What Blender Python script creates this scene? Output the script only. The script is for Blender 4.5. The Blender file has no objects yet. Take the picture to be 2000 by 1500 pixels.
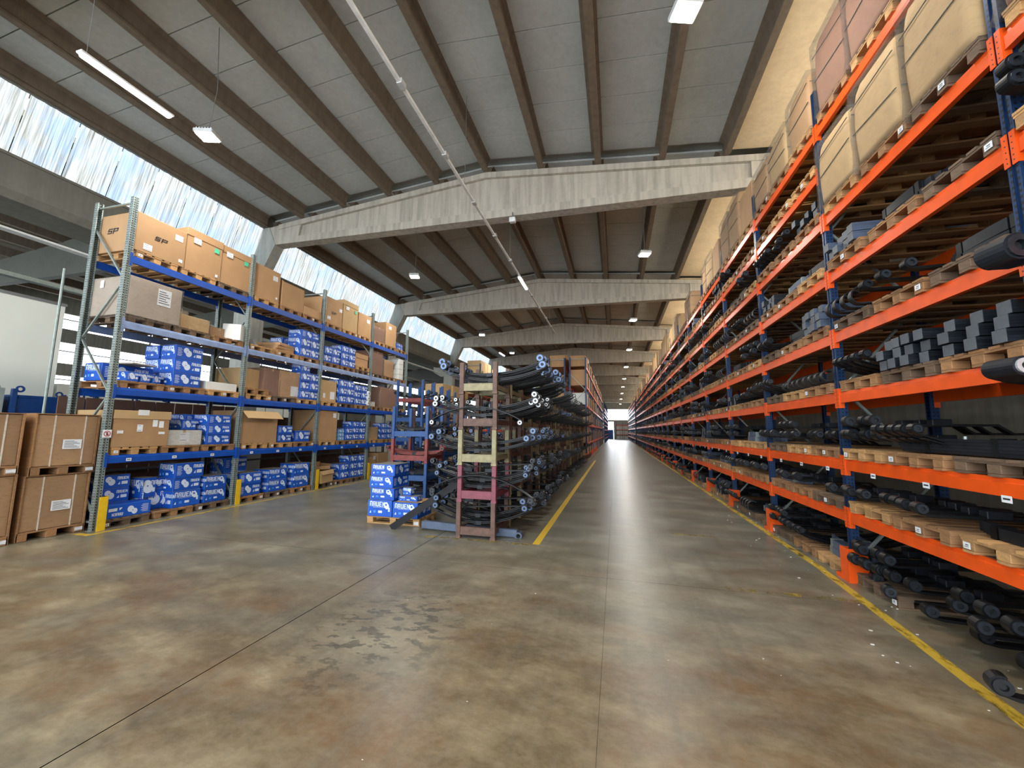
import bpy, math, random
from mathutils import Vector, Matrix, Euler
random.seed(7)
S = bpy.context.scene
COL = S.collection
PI = math.pi

# ------------------------------------------------------------------ camera, world, exposure
cam_d = bpy.data.cameras.new('camera'); cam_d.sensor_width = 36.0; cam_d.lens = 775.0/2000*36.0
cam_d.clip_start = 0.05; cam_d.clip_end = 400
cam = bpy.data.objects.new('camera', cam_d); COL.objects.link(cam)
# axes of the camera in the world (x right, y down, z forward), from the vanishing points
RX = Vector((0.96778, -0.01956, -0.25105))
RY = Vector((0.24933, 0.11536, 0.96152))
RZ = Vector((0.01016, -0.99313, 0.11652))
xc = Vector((RX[0], RY[0], RZ[0])).normalized()
zc = Vector((RX[2], RY[2], RZ[2])).normalized()
xc = (xc - zc*xc.dot(zc)).normalized()
yc = zc.cross(xc)
m3 = Matrix((xc, -yc, -zc)).transposed()
cam.matrix_world = Matrix.Translation((0, 0, 1.93)) @ m3.to_4x4()
S.camera = cam
S.view_settings.view_transform = 'Standard'; S.view_settings.look = 'None'
S.view_settings.gamma = 1.0; S.view_settings.use_curve_mapping = False
S.view_settings.exposure = 0.12
W = bpy.data.worlds.new('sky'); S.world = W; W.use_nodes = True
wn = W.node_tree.nodes; wl = W.node_tree.links
bg = wn['Background']; bg.inputs[0].default_value = (0.86, 0.93, 1.0, 1); bg.inputs[1].default_value = 6.2
S.cycles.max_bounces = 7; S.cycles.diffuse_bounces = 4; S.cycles.glossy_bounces = 3
S.cycles.transparent_max_bounces = 12; S.cycles.use_denoising = True
S.cycles.sample_clamp_indirect = 6.0
S.cycles.caustics_reflective = False; S.cycles.caustics_refractive = False
LAMP_W = 170.0      # high-bay flood lamps
TUBE_W = 45.0
SKYLIGHT = 1.7      # brightness of the translucent roof glazing

# ------------------------------------------------------------------ node material helpers
MATS = {}
def srgb(h):
    if isinstance(h, str):
        h = h.lstrip('#'); c = [int(h[i:i+2], 16)/255 for i in (0, 2, 4)]
    else: c = h
    return tuple((x/12.92 if x <= 0.04045 else ((x+0.055)/1.055)**2.4) for x in c) + (1.0,)
class NT:
    def __init__(s, name):
        s.m = bpy.data.materials.new(name); s.m.use_nodes = True
        s.t = s.m.node_tree; s.n = s.t.nodes; s.b = s.n['Principled BSDF']; s.out = s.n['Material Output']
        MATS[name] = s.m
    def new(s, t, **k):
        n = s.n.new(t)
        for a, v in k.items(): setattr(n, a, v)
        return n
    def L(s, a, b): s.t.links.new(a, b)
    def pos(s, kind='world', scale=(1, 1, 1), rot=(0, 0, 0)):
        if kind == 'world': src = s.new('ShaderNodeNewGeometry').outputs['Position']
        else: src = s.new('ShaderNodeTexCoord').outputs['Object']
        mp = s.new('ShaderNodeMapping'); mp.inputs['Scale'].default_value = scale; mp.inputs['Rotation'].default_value = rot
        s.L(src, mp.inputs['Vector']); return mp.outputs[0]
    def noise(s, vec, scale, detail=4, rough=0.55):
        n = s.new('ShaderNodeTexNoise'); n.inputs['Scale'].default_value = scale
        n.inputs['Detail'].default_value = detail; n.inputs['Roughness'].default_value = rough
        s.L(vec, n.inputs['Vector']); return n.outputs['Fac']
    def ramp(s, fac, stops):
        r = s.new('ShaderNodeValToRGB'); e = r.color_ramp.elements
        while len(e) > 1: e.remove(e[-1])
        e[0].position = stops[0][0]; e[0].color = stops[0][1]
        for p, c in stops[1:]:
            q = e.new(p); q.color = c
        s.L(fac, r.inputs[0]); return r.outputs[0]
    def mix(s, f, a, b, blend='MIX'):
        n = s.new('ShaderNodeMix', data_type='RGBA', blend_type=blend)
        for sock, v in ((n.inputs[0], f), (n.inputs[6], a), (n.inputs[7], b)):
            if hasattr(v, 'is_linked') or hasattr(v, 'node'): s.L(v, sock)
            else: sock.default_value = v
        return n.outputs[2]
    def math(s, op, a, b=0.0):
        n = s.new('ShaderNodeMath', operation=op)
        for sock, v in ((n.inputs[0], a), (n.inputs[1], b)):
            if hasattr(v, 'node'): s.L(v, sock)
            else: sock.default_value = v
        return n.outputs[0]
    def bump(s, h, strength=0.3, dist=0.01):
        n = s.new('ShaderNodeBump'); n.inputs['Strength'].default_value = strength; n.inputs['Distance'].default_value = dist
        s.L(h, n.inputs['Height']); s.L(n.outputs[0], s.b.inputs['Normal'])
    def set(s, rough=0.6, metal=0.0, spec=0.5):
        s.b.inputs['Roughness'].default_value = rough; s.b.inputs['Metallic'].default_value = metal
        s.b.inputs['Specular IOR Level'].default_value = spec
    def base(s, c):
        if hasattr(c, 'node'): s.L(c, s.b.inputs['Base Color'])
        else: s.b.inputs['Base Color'].default_value = c
def simple(name, c, rough=0.6, metal=0.0, var=0.12, nscale=6.0, kind='obj', bump=0.0, rnd=0.0, stretch=(1, 1, 1), spec=0.5):
    k = NT(name); c0 = srgb(c); k.set(rough, metal, spec)
    v = k.pos(kind, stretch)
    f = k.noise(v, nscale)
    lo = tuple(x*(1-var) for x in c0[:3])+(1,); hi = tuple(min(1, x*(1+var)) for x in c0[:3])+(1,)
    col = k.ramp(f, [(0.3, lo), (0.7, hi)])
    if rnd:
        oi = k.new('ShaderNodeObjectInfo').outputs['Random']
        g = k.ramp(oi, [(0, (1-rnd,)*3+(1,)), (1, (1+rnd*0.6,)*3+(1,))])
        col = k.mix(1.0, col, g, 'MULTIPLY')
    k.base(col)
    if bump: k.bump(f, bump, 0.01)
    return k.m
def emit(name, c, s):
    k = NT(name); e = k.new('ShaderNodeEmission'); e.inputs[0].default_value = srgb(c); e.inputs[1].default_value = s
    k.L(e.outputs[0], k.out.inputs[0]); return k.m

simple('navy_paint', '#1b3358', 0.4, 0.0, 0.2, 9, bump=0.05)
simple('orange_paint', '#df5212', 0.36, 0.0, 0.10, 5)
simple('blue_paint', '#0d48a4', 0.38, 0.0, 0.10, 5)
simple('pale_blue_beam', '#7d93bd', 0.3, 0.3, 0.15, 6)  # paler, slightly metallic blue of the third shelf beams
simple('frame_blue_paint', '#1e4880', 0.45, 0.0, 0.2, 12)
simple('frame_red_paint', '#7c3733', 0.55, 0.0, 0.25, 12)
simple('frame_brown_paint', '#5f463b', 0.6, 0.0, 0.35, 14, bump=0.1)
simple('frame_beige_paint', '#8c8465', 0.6, 0.0, 0.25, 14)
simple('frame_pink_paint', '#7c3c4a', 0.5, 0.0, 0.2, 14)
simple('yellow_paint', '#dcb31a', 0.45, 0.0, 0.1, 8)
simple('cardboard', '#ae8962', 0.8, 0.0, 0.07, 3, rnd=0.16, bump=0.04)
simple('cardboard_pale', '#b99a6e', 0.8, 0.0, 0.06, 3, rnd=0.1)
simple('cardboard_brown', '#8a6552', 0.85, 0.0, 0.08, 3, rnd=0.12)
simple('cardboard_inside', '#96714f', 0.9, 0.0, 0.05, 3)
simple('white_carton', '#d3d5d2', 0.7, 0.0, 0.05, 3)
simple('blue_carton', '#0b50b8', 0.5, 0.0, 0.08, 4, rnd=0.12)
simple('blue_carton_light', '#4d8bbf', 0.5, 0.0, 0.1, 4)
simple('carton_top', '#74716b', 0.85, 0.0, 0.1, 4)
simple('white_print', '#cfdcee', 0.5, 0.0, 0.05, 20)
simple('sky_print', '#3f86df', 0.5, 0.0, 0.05, 20)
simple('paper', '#dfe3e8', 0.6, 0.0, 0.03, 3)
simple('ink', '#2c2a2c', 0.6)
simple('green_label', '#4fbf98', 0.6)
simple('red_ink', '#b3303a', 0.6)
simple('packing_tape', '#b89a72', 0.3)
simple('strap', '#e6ddcf', 0.45)
simple('black_steel', '#0f1114', 0.42, 0.05, 0.4, 9, rnd=0.4, spec=0.32)
simple('dark_grey_steel', '#1b1f26', 0.45, 0.1, 0.3, 9, rnd=0.35, spec=0.35)
simple('blue_grey_steel', '#4f5b70', 0.45, 0.1, 0.15, 9, rnd=0.15)
simple('eye_steel', '#2b3037', 0.36, 0.3, 0.3, 12, rnd=0.5)
simple('bushing_white', '#c9cdd0', 0.35, 0.4, 0.1, 12)
simple('bushing_blue', '#56698a', 0.35, 0.4, 0.1, 12)
simple('end_paint', '#50565e', 0.5, 0.0, 0.15, 20, rnd=0.2)
simple('wrapped_beige', '#a6988a', 0.6, 0.0, 0.08, 3, bump=0.2)
simple('rubber', '#141516', 0.6)
simple('galvanised_plain', '#8d9894', 0.42, 0.5, 0.15, 14)
simple('lamp_housing', '#bfc2c2', 0.4)
simple('trunking_white', '#e4e6e4', 0.4)
simple('cable_grey', '#6a6d6c', 0.6)
simple('white_wall', '#d4d7ce', 0.8, 0, 0.03, 1)
simple('partition_brown', '#6a4e42', 0.75, 0.0, 0.12, 2)
simple('stillage_grey', '#8f9a9a', 0.5, 0.2, 0.12, 8)
simple('stillage_blue', '#123a72', 0.45, 0.0, 0.15, 8)
simple('debris', '#c9c6c0', 0.8)
simple('bag_grey', '#83888c', 0.35, 0, 0.2, 9, bump=0.5)
simple('yellow_bin', '#d9bb20', 0.45)
emit('lamp_glow', '#fff8ea', 26.0)
emit('tube_glow', '#f6fbff', 14.0)
emit('window_glow', '#eaf3ff', 5.0); emit('clerestory_glow', '#fff1da', 9.0); emit('end_glow', '#eef5ff', 16.0)

# galvanised post with a row of punched holes (object coordinates, holes as dark openings)
def holed(name, c):
    k = NT(name); k.set(0.42, 0.35); v = k.pos('obj')
    f = k.noise(v, 16); c0 = srgb(c)
    col = k.ramp(f, [(0.3, tuple(x*0.72 for x in c0[:3])+(1,)), (0.7, tuple(x*1.15 for x in c0[:3])+(1,))])
    sp = k.new('ShaderNodeSeparateXYZ'); k.L(v, sp.inputs[0])
    fz = k.math('ABSOLUTE', k.math('SUBTRACT', k.math('FRACT', k.math('MULTIPLY', sp.outputs[2], 20.0)), 0.5))
    rowa = k.math('LESS_THAN', fz, 0.22)
    ay = k.math('ABSOLUTE', k.math('SUBTRACT', k.math('ABSOLUTE', sp.outputs[1]), 0.026))
    ax = k.math('ABSOLUTE', k.math('SUBTRACT', k.math('ABSOLUTE', k.math('SUBTRACT', sp.outputs[0], 0.045)), 0.02))
    holes = k.math('MULTIPLY', rowa, k.math('MAXIMUM', k.math('LESS_THAN', ay, 0.010), k.math('MULTIPLY', k.math('LESS_THAN', ax, 0.009), 1.0)))
    k.base(k.mix(holes, col, srgb('#15181b')))
    return k.m
holed('galvanised_post', '#8f9b98'); holed('navy_post', '#1d3a63')

def wood(name, c, dark=0.35):
    k = NT(name); k.set(0.8); c0 = srgb(c)
    v = k.pos('obj', (3, 40, 40)); f = k.noise(v, 1.0, 5)
    v2 = k.pos('world', (1, 1, 1)); f2 = k.noise(v2, 3.0, 2)
    col = k.ramp(f, [(0.25, tuple(x*(1-dark) for x in c0[:3])+(1,)), (0.6, c0), (0.85, tuple(min(1, x*1.15) for x in c0[:3])+(1,))])
    oi = k.new('ShaderNodeObjectInfo').outputs['Random']
    g = k.ramp(oi, [(0, (0.66, 0.64, 0.62, 1)), (0.5, (0.95, 0.95, 0.95, 1)), (1, (1.12, 1.08, 1.0, 1))])
    col = k.mix(1.0, col, g, 'MULTIPLY')
    col = k.mix(k.math('MULTIPLY', f2, 0.35), col, srgb('#4c3a2c'))
    k.base(col); k.bump(f, 0.15, 0.004)
wood('wood_new', '#cda06a'); wood('wood_mid', '#a67c54'); wood('wood_old', '#75604d')

def concrete(name, c, streak=0.0, rough=0.85, rib=None):
    k = NT(name); k.set(rough, 0, 0.25); c0 = srgb(c)
    v = k.pos('world'); f = k.noise(v, 0.7, 6, 0.65); f2 = k.noise(v, 9, 4)
    mul = lambda a: tuple(min(1, x*a) for x in c0[:3])+(1,)
    col = k.ramp(f, [(0.25, mul(0.82)), (0.5, mul(0.97)), (0.75, mul(1.1))])
    col = k.mix(0.22, col, k.ramp(f2, [(0.3, mul(0.7)), (0.7, mul(1.25))]))
    if streak:
        vs = k.pos('world', (5.0, 5.0, 0.35)); fs = k.noise(vs, 1.3, 5)
        col = k.mix(streak, col, k.ramp(fs, [(0.35, mul(0.55)), (0.6, mul(1.3))]))
    k.base(col); k.bump(f2, 0.12, 0.01)
    return k.m
concrete('roof_slab_concrete', '#bcc0bc'); concrete('purlin_concrete', '#75695b', 0.25)
concrete('crossbeam_concrete', '#b5afa2', 0.4); concrete('gutter_concrete', '#77766d', 0.2)
concrete('column_concrete', '#a3a59d', 0.3); concrete('wall_concrete', '#8c8a80', 0.3)
concrete('beige_panel', '#ecd5b0'); concrete('neighbour_roof', '#6d6856'); concrete('neighbour_beam', '#5d5f58')
simple('floor_base', '#0e0e0d', 1.0, spec=0.0)

# floor: worn, stained, slightly polished concrete
k = NT('floor_concrete'); k.set(0.42, 0, 0.38)
v = k.pos('world'); vs = k.pos('world', (0.8, 1.35, 1), (0, 0, 0.55))
big = k.noise(vs, 0.42, 6, 0.6); mid = k.noise(vs, 1.1, 10, 0.72); fine = k.noise(v, 14, 5, 0.7); rust = k.noise(vs, 0.8, 6, 0.7)
sp = k.new('ShaderNodeSeparateXYZ'); k.L(v, sp.inputs[0])
col = k.ramp(mid, [(0.3, srgb('#50432f')), (0.44, srgb('#65573f')), (0.56, srgb('#827459')), (0.7, srgb('#a39678'))])
col2 = k.ramp(mid, [(0.3, srgb('#57564a')), (0.5, srgb('#6d6c61')), (0.7, srgb('#8b897b'))])
yy = k.new('ShaderNodeMapRange'); yy.inputs[1].default_value = 2.6; yy.inputs[2].default_value = 7.5
k.L(k.math('ADD', sp.outputs[1], k.math('MULTIPLY', k.math('SUBTRACT', big, 0.5), 9.0)), yy.inputs[0])
col = k.mix(yy.outputs[0], col, col2)
rm = k.ramp(rust, [(0.48, (0, 0, 0, 1)), (0.66, (1, 1, 1, 1))])
rmf = k.math('MULTIPLY', rm, k.math('SUBTRACT', 0.8, k.math('MULTIPLY', yy.outputs[0], 0.6)))
col = k.mix(rmf, col, srgb('#6b4a2a'))
gm = k.ramp(k.noise(vs, 0.6, 5, 0.6), [(0.5, (0, 0, 0, 1)), (0.68, (1, 1, 1, 1))])
col = k.mix(k.math('MULTIPLY', gm, 0.35), col, srgb('#626b66'))
# black oily spots in the middle of the bare floor
ds = k.new('ShaderNodeVectorMath', operation='DISTANCE'); k.L(k.pos('world', (1, 0.75, 1)), ds.inputs[0]); ds.inputs[1].default_value = (-2.2, 2.8, 0)
near = k.ramp(ds.outputs['Value'], [(0.4, (1, 1, 1, 1)), (0.95, (0, 0, 0, 1))])
spots = k.ramp(k.noise(k.pos('world', (1.6, 2.8, 1), (0, 0, -0.6)), 3.2, 6, 0.62), [(0.525, (0, 0, 0, 1)), (0.56, (1, 1, 1, 1))])
col = k.mix(k.math('MULTIPLY', k.math('MULTIPLY', near, spots), 0.75), col, srgb('#35332d'))
# tyre scuffs running along the aisle and curving
sc = k.ramp(k.noise(k.pos('world', (7, 0.35, 1), (0, 0, 0.12)), 1.0, 5, 0.6), [(0.5, (0, 0, 0, 1)), (0.75, (1, 1, 1, 1))])
col = k.mix(k.math('MULTIPLY', sc, 0.4), col, srgb('#4e4b42'))
col = k.mix(k.math('MULTIPLY', k.ramp(fine, [(0.42, (0, 0, 0, 1)), (0.75, (1, 1, 1, 1))]), 0.34), col, srgb('#8c8273'))
k.base(col)
rg = k.ramp(mid, [(0.3, (0.28,)*3+(1,)), (0.7, (0.40,)*3+(1,))]); k.L(rg, k.b.inputs['Roughness'])
k.bump(k.math('ADD', k.math('MULTIPLY', fine, 0.3), k.math('MULTIPLY', k.noise(k.pos('world', (0.9, 1.3, 1)), 2.6, 4), 0.8)), 0.2, 0.008)

# worn floor paint: paint that has flaked off to the floor below
def worn(name, c, lo, hi):
    k = NT(name); k.set(0.55); k.base(srgb(c))
    f = k.noise(k.pos('world', (3, 1, 1)), 3.0, 8, 0.7)
    fac = k.ramp(f, [(lo, (0, 0, 0, 1)), (hi, (1, 1, 1, 1))])
    tr = k.new('ShaderNodeBsdfTransparent'); mx = k.new('ShaderNodeMixShader')
    k.L(fac, mx.inputs[0]); k.L(tr.outputs[0], mx.inputs[1]); k.L(k.b.outputs[0], mx.inputs[2]); k.L(mx.outputs[0], k.out.inputs[0])
worn('line_paint', '#b8982f', 0.34, 0.5); worn('line_paint_bright', '#c9a62a', 0.22, 0.4); worn('line_paint_faint', '#a08a3c', 0.45, 0.68)

# translucent corrugated glazing lit by the sky, with dirt streaks
k = NT('glazing'); e = k.new('ShaderNodeEmission')
f = k.noise(k.pos('world', (1, 16, 0.35)), 1.6, 6, 0.6); g = k.noise(k.pos('world'), 1.4, 4)
c1 = k.ramp(f, [(0.28, srgb('#a19c8a')), (0.42, srgb('#c9cdc8')), (0.6, srgb('#dfe9ef')), (0.75, srgb('#f0f7ff'))])
c2 = k.mix(k.ramp(g, [(0.4, (0, 0, 0, 1)), (0.7, (1, 1, 1, 1))]), c1, srgb('#b9d6f6'))
k.L(c2, e.inputs[0])
spz = k.new('ShaderNodeSeparateXYZ'); k.L(k.new('ShaderNodeNewGeometry').outputs['Position'], spz.inputs[0])
st = k.math('MULTIPLY', k.ramp(f, [(0.3, (0.45,)*3+(1,)), (0.68, (1.0,)*3+(1,))]), SKYLIGHT)
k.L(st, e.inputs[1]); k.L(e.outputs[0], k.out.inputs[0])

# stretch film: clear, glossy, wrinkled
k = NT('stretch_film'); k.b.inputs['Base Color'].default_value = (0.42, 0.40, 0.37, 1); k.set(0.14, 0, 0.9)
f = k.noise(k.pos('obj', (3, 3, 16)), 4, 6, 0.75); k.bump(f, 1.0, 0.05)
tr = k.new('ShaderNodeBsdfTransparent'); mx = k.new('ShaderNodeMixShader'); fr = k.new('ShaderNodeFresnel'); fr.inputs[0].default_value = 1.45
wr = k.ramp(k.noise(k.pos('obj', (2, 2, 9)), 5, 6, 0.75), [(0.5, (0, 0, 0, 1)), (0.8, (1, 1, 1, 1))])
k.L(k.math('ADD', k.math('MULTIPLY', fr.outputs[0], 0.22), k.math('ADD', k.math('MULTIPLY', wr, 0.38), 0.07)), mx.inputs[0])
k.L(tr.outputs[0], mx.inputs[1]); k.L(k.b.outputs[0], mx.inputs[2]); k.L(mx.outputs[0], k.out.inputs[0])
# thin translucent grey bag
simple('film_bag', '#b9b4a6', 0.25, 0, 0.15, 7, bump=0.8)

# ------------------------------------------------------------------ mesh builder
class G:
    def __init__(s): s.v = []; s.f = []; s.m = []; s.ms = []
    def mi(s, m):
        if m not in s.ms: s.ms.append(m)
        return s.ms.index(m)
    def add(s, vs, fs, m, mat=None):
        b = len(s.v)
        if mat is not None: vs = [tuple(mat @ Vector(p)) for p in vs]
        s.v += [tuple(p) for p in vs]; i = s.mi(m)
        for f in fs: s.f.append(tuple(b+q for q in f)); s.m.append(i)
        return s
    def box(s, x0, x1, y0, y1, z0, z1, m, mat=None):
        vs = [(x0, y0, z0), (x1, y0, z0), (x1, y1, z0), (x0, y1, z0), (x0, y0, z1), (x1, y0, z1), (x1, y1, z1), (x0, y1, z1)]
        return s.add(vs, [(0, 3, 2, 1), (4, 5, 6, 7), (0, 1, 5, 4), (1, 2, 6, 5), (2, 3, 7, 6), (3, 0, 4, 7)], m, mat)
    def cbox(s, x0, x1, y0, y1, z0, z1, m, b=0.01, mat=None):   # box with chamfered vertical and top/bottom edges
        vs = []
        for z, i in ((z0, b), (z0+b, 0), (z1-b, 0), (z1, b)):
            a0, a1, c0, c1 = x0+i, x1-i, y0+i, y1-i
            vs += [(a0+b, c0, z), (a1-b, c0, z), (a1, c0+b, z), (a1, c1-b, z), (a1-b, c1, z), (a0+b, c1, z), (a0, c1-b, z), (a0, c0+b, z)]
        fs = [tuple(range(7, -1, -1)), tuple(range(24, 32))]
        for r in range(3):
            for i in range(8):
                j = (i+1) % 8; fs.append((r*8+i, r*8+j, r*8+8+j, r*8+8+i))
        return s.add(vs, fs, m, mat)
    def prism(s, pts, axis, a, b, m, mat=None):
        n = len(pts); vs = []
        for t in (a, b):
            for (u, w) in pts:
                vs.append((t, u, w) if axis == 'x' else (u, t, w) if axis == 'y' else (u, w, t))
        fs = [tuple(range(n)), tuple(range(2*n-1, n-1, -1))]
        for i in range(n):
            j = (i+1) % n; fs.append((i, i+n, j+n, j))
        return s.add(vs, fs, m, mat)
    def cyl(s, c, axis, r, h, m, n=12, mat=None, r2=None):
        r2 = r if r2 is None else r2; vs = []
        for t, rr in ((-h/2, r), (h/2, r2)):
            for i in range(n):
                a = 2*PI*i/n; u, w = rr*math.cos(a), rr*math.sin(a)
                p = (t, u, w) if axis == 'x' else (u, t, w) if axis == 'y' else (u, w, t)
                vs.append((p[0]+c[0], p[1]+c[1], p[2]+c[2]))
        fs = [tuple(range(n)), tuple(range(2*n-1, n-1, -1))] + [(i, i+n, (i+1) % n+n, (i+1) % n) for i in range(n)]
        return s.add(vs, fs, m, mat)
    def ring(s, c, axis, ro, ri, h, m, n=14, mat=None):
        vs = []
        for t in (-h/2, h/2):
            for rr in (ro, ri):
                for i in range(n):
                    a = 2*PI*i/n; u, w = rr*math.cos(a), rr*math.sin(a)
                    p = (t, u, w) if axis == 'x' else (u, t, w) if axis == 'y' else (u, w, t)
                    vs.append((p[0]+c[0], p[1]+c[1], p[2]+c[2]))
        fs = []
        for i in range(n):
            j = (i+1) % n
            fs += [(i, j, j+2*n, i+2*n), (n+i, n+i+2*n, n+j+2*n, n+j), (i, i+n, j+n, j), (2*n+i, 2*n+j, 3*n+j, 3*n+i)]
        return s.add(vs, fs, m, mat)
    def bar(s, p, q, r, m, n=6, flat=None):
        p = Vector(p); q = Vector(q); d = q-p; L = d.length
        M = Matrix.Translation((p+q)/2) @ d.to_track_quat('Z', 'Y').to_matrix().to_4x4()
        if flat: return s.box(-flat[0]/2, flat[0]/2, -flat[1]/2, flat[1]/2, -L/2, L/2, m, M)
        return s.cyl((0, 0, 0), 'z', r, L, m, n, M)
    def strip(s, path, th, y0, y1, m, mat=None):   # steel leaf: path of (x, z) points, thickness th (number or list), width y0..y1
        n = len(path); vs = []
        for i, (x, z) in enumerate(path):
            a = path[max(0, i-1)]; b = path[min(n-1, i+1)]
            dx, dz = b[0]-a[0], b[1]-a[1]; l = math.hypot(dx, dz) or 1; nx, nz = -dz/l, dx/l
            t = (th[i] if isinstance(th, list) else th)/2
            vs += [(x+nx*t, y0, z+nz*t), (x+nx*t, y1, z+nz*t), (x-nx*t, y1, z-nz*t), (x-nx*t, y0, z-nz*t)]
        fs = [(0, 3, 2, 1), (4*n-4, 4*n-3, 4*n-2, 4*n-1)]
        for i in range(n-1):
            b = 4*i
            for k in range(4): fs.append((b+k, b+(k+1) % 4, b+4+(k+1) % 4, b+4+k))
        return s.add(vs, fs, m, mat)
    def mesh(s, name, smooth=False):
        me = bpy.data.meshes.new(name); me.from_pydata(s.v, [], s.f)
        for m in s.ms: me.materials.append(MATS[m])
        me.polygons.foreach_set('material_index', s.m)
        if smooth: me.polygons.foreach_set('use_smooth', [True]*len(s.f))
        me.update(); return me

def ob(name, mesh, parent=None, loc=(0, 0, 0), rot=(0, 0, 0), **k):
    if isinstance(mesh, G): mesh = mesh.mesh(name)
    o = bpy.data.objects.new(name, mesh); COL.objects.link(o)
    o.location = loc; o.rotation_euler = rot
    if parent is not None: o.parent = parent
    for a, v in k.items(): o[a] = v
    return o
def thing(name, label, cat, loc=(0, 0, 0), rot=(0, 0, 0), group=None, mesh=None):
    o = ob(name, mesh, None, loc, rot, label=label, category=cat)
    if group: o['group'] = group
    return o
def struct(name, mesh, parent=None, **k):
    o = ob(name, mesh, parent)
    if parent is None: o['kind'] = 'structure'
    for a, v in k.items(): o[a] = v
    return o
def copy_tree(o, parent=None):
    c = o.copy(); COL.objects.link(c); c.parent = parent
    for ch in list(o.children): copy_tree(ch, c)
    return c
ORD = ['first', 'second', 'third', 'fourth', 'fifth', 'sixth', 'seventh', 'eighth', 'ninth', 'tenth', 'eleventh', 'twelfth',
       'thirteenth', 'fourteenth', 'fifteenth', 'sixteenth', 'seventeenth', 'eighteenth', 'nineteenth', 'twentieth', 'twenty-first', 'twenty-second', 'twenty-third']
def T(x, y, z, rz=0.0, rx=0.0, ry=0.0):
    return Matrix.Translation((x, y, z)) @ Euler((rx, ry, rz)).to_matrix().to_4x4()

# ================================================================== SETTING
Y_END = 106.0; Y_BACK = -9.0
# floor: slabs with open joints
floor = struct('floor', G().box(-36, 6.2, Y_BACK, Y_END+3, -0.3, -0.03, 'floor_base'))
xe = [-36, -14.3, -9.8, -3.2, -0.15, 3.7, 6.2]
ye = [Y_BACK, 5.66, 16.8, 28, 50, 75, Y_END+3]
for i in range(len(xe)-1):
    for j in range(len(ye)-1):
        a_, b_, c_, d_ = xe[i]+(0.001 if i == 4 else 0.005), xe[i+1]-(0.001 if i == 3 else 0.005), ye[j]+0.002, ye[j+1]-0.002
        g = G().box(a_, b_, c_, d_, -0.03, -0.0005, 'floor_base'); g.add([(a_, c_, 0), (b_, c_, 0), (b_, d_, 0), (a_, d_, 0)], [(0, 1, 2, 3)], 'floor_concrete')
        ob('floor_slab', g, floor)
def line(x0, x1, y0, y1, m): ob('painted_line', G().box(x0, x1, y0, y1, 0.0, 0.003, m), floor)
ob('painted_line', G().prism([(2.52, 2.6), (2.63, 2.6), (2.87, 6.9), (2.77, 6.9)], 'z', 0.0, 0.003, 'line_paint'), floor); line(2.78, 2.88, 6.9, 64, 'line_paint')
line(-1.42, -1.30, 6.95, 27.5, 'line_paint_bright'); line(-3.4, -1.30, 6.83, 6.94, 'line_paint_faint')
line(-9.17, -9.09, 5.25, 17.0, 'line_paint'); line(-9.45, -9.09, 5.15, 5.25, 'line_paint')
line(1.3, 2.74, 5.69, 5.78, 'line_paint_faint'); line(1.0, 1.7, 8.35, 8.43, 'line_paint_faint')
line(-1.75, -1.66, 28, 66, 'line_paint_faint')

# ceiling
PX = [-13.55, -11.78, -9.87, -7.95, -6.06, -4.21, -2.27, -0.39, 1.55, 3.36]
def zroof(x): return 10.86 - 0.095*abs(x+4.21)      # underside level of purlins
BY = [2.4+10*i for i in range(11)]
ceil = struct('ceiling', G().prism([(-13.9, 10.62), (-4.21, 11.5), (5.6, 10.62), (5.6, 10.82), (-4.21, 11.72), (-13.9, 10.82)], 'y', Y_BACK, Y_END+3, 'roof_slab_concrete'))
edges = [Y_BACK] + BY + [Y_END]
def purlin_mesh(L):
    g = G(); g.prism([(-0.085, 0), (0.085, 0), (0.10, 0.05), (0.06, 0.10), (0.09, 0.40), (0.20, 0.46), (-0.20, 0.46), (-0.09, 0.40), (-0.06, 0.10), (-0.10, 0.05)], 'y', 0, L, 'purlin_concrete'); return g.mesh('purlin')
pm = purlin_mesh(9.6)
stuffp = G(); slab_cache = {}
for j in range(len(edges)-1):
    y0, y1 = edges[j]+0.2, edges[j+1]-0.2
    for i, x in enumerate(PX):
        z = zroof(x)
        me = pm if abs((y1-y0)-9.6) < 0.01 else purlin_mesh(y1-y0)
        ob('purlin', me, ceil, (x, y0, z))
    for i in range(len(PX)):
        xa = PX[i]; xb = PX[i+1] if i+1 < len(PX) else 5.55
        za, zb = zroof(xa)+0.46, zroof(xb)+0.46
        mt = 'roof_slab_concrete' if i+1 < len(PX) else 'beige_panel'
        if mt == 'beige_panel': za -= 0.28; zb -= 0.28
        n = 9; dy = (y1-y0)/n
        for q in range(n):
            a, b = y0+q*dy+0.012, y0+(q+1)*dy-0.012
            if mt == 'beige_panel' : a -= 0.012; b += 0.008
            pts = [(xa, za), (xb, zb), (xb, zb+0.06), (xa, za+0.06)]
            if j < 4:
                key = (i, round(dy, 3))
                if key not in slab_cache: slab_cache[key] = G().prism(pts, 'y', 0, b-a, mt).mesh('roof_panel')
                ob('roof_panel', slab_cache[key], ceil, (0, a, 0))
            else: stuffp.prism(pts, 'y', a, b, mt)
ob('roof_panel', stuffp, ceil, kind='stuff')
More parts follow.
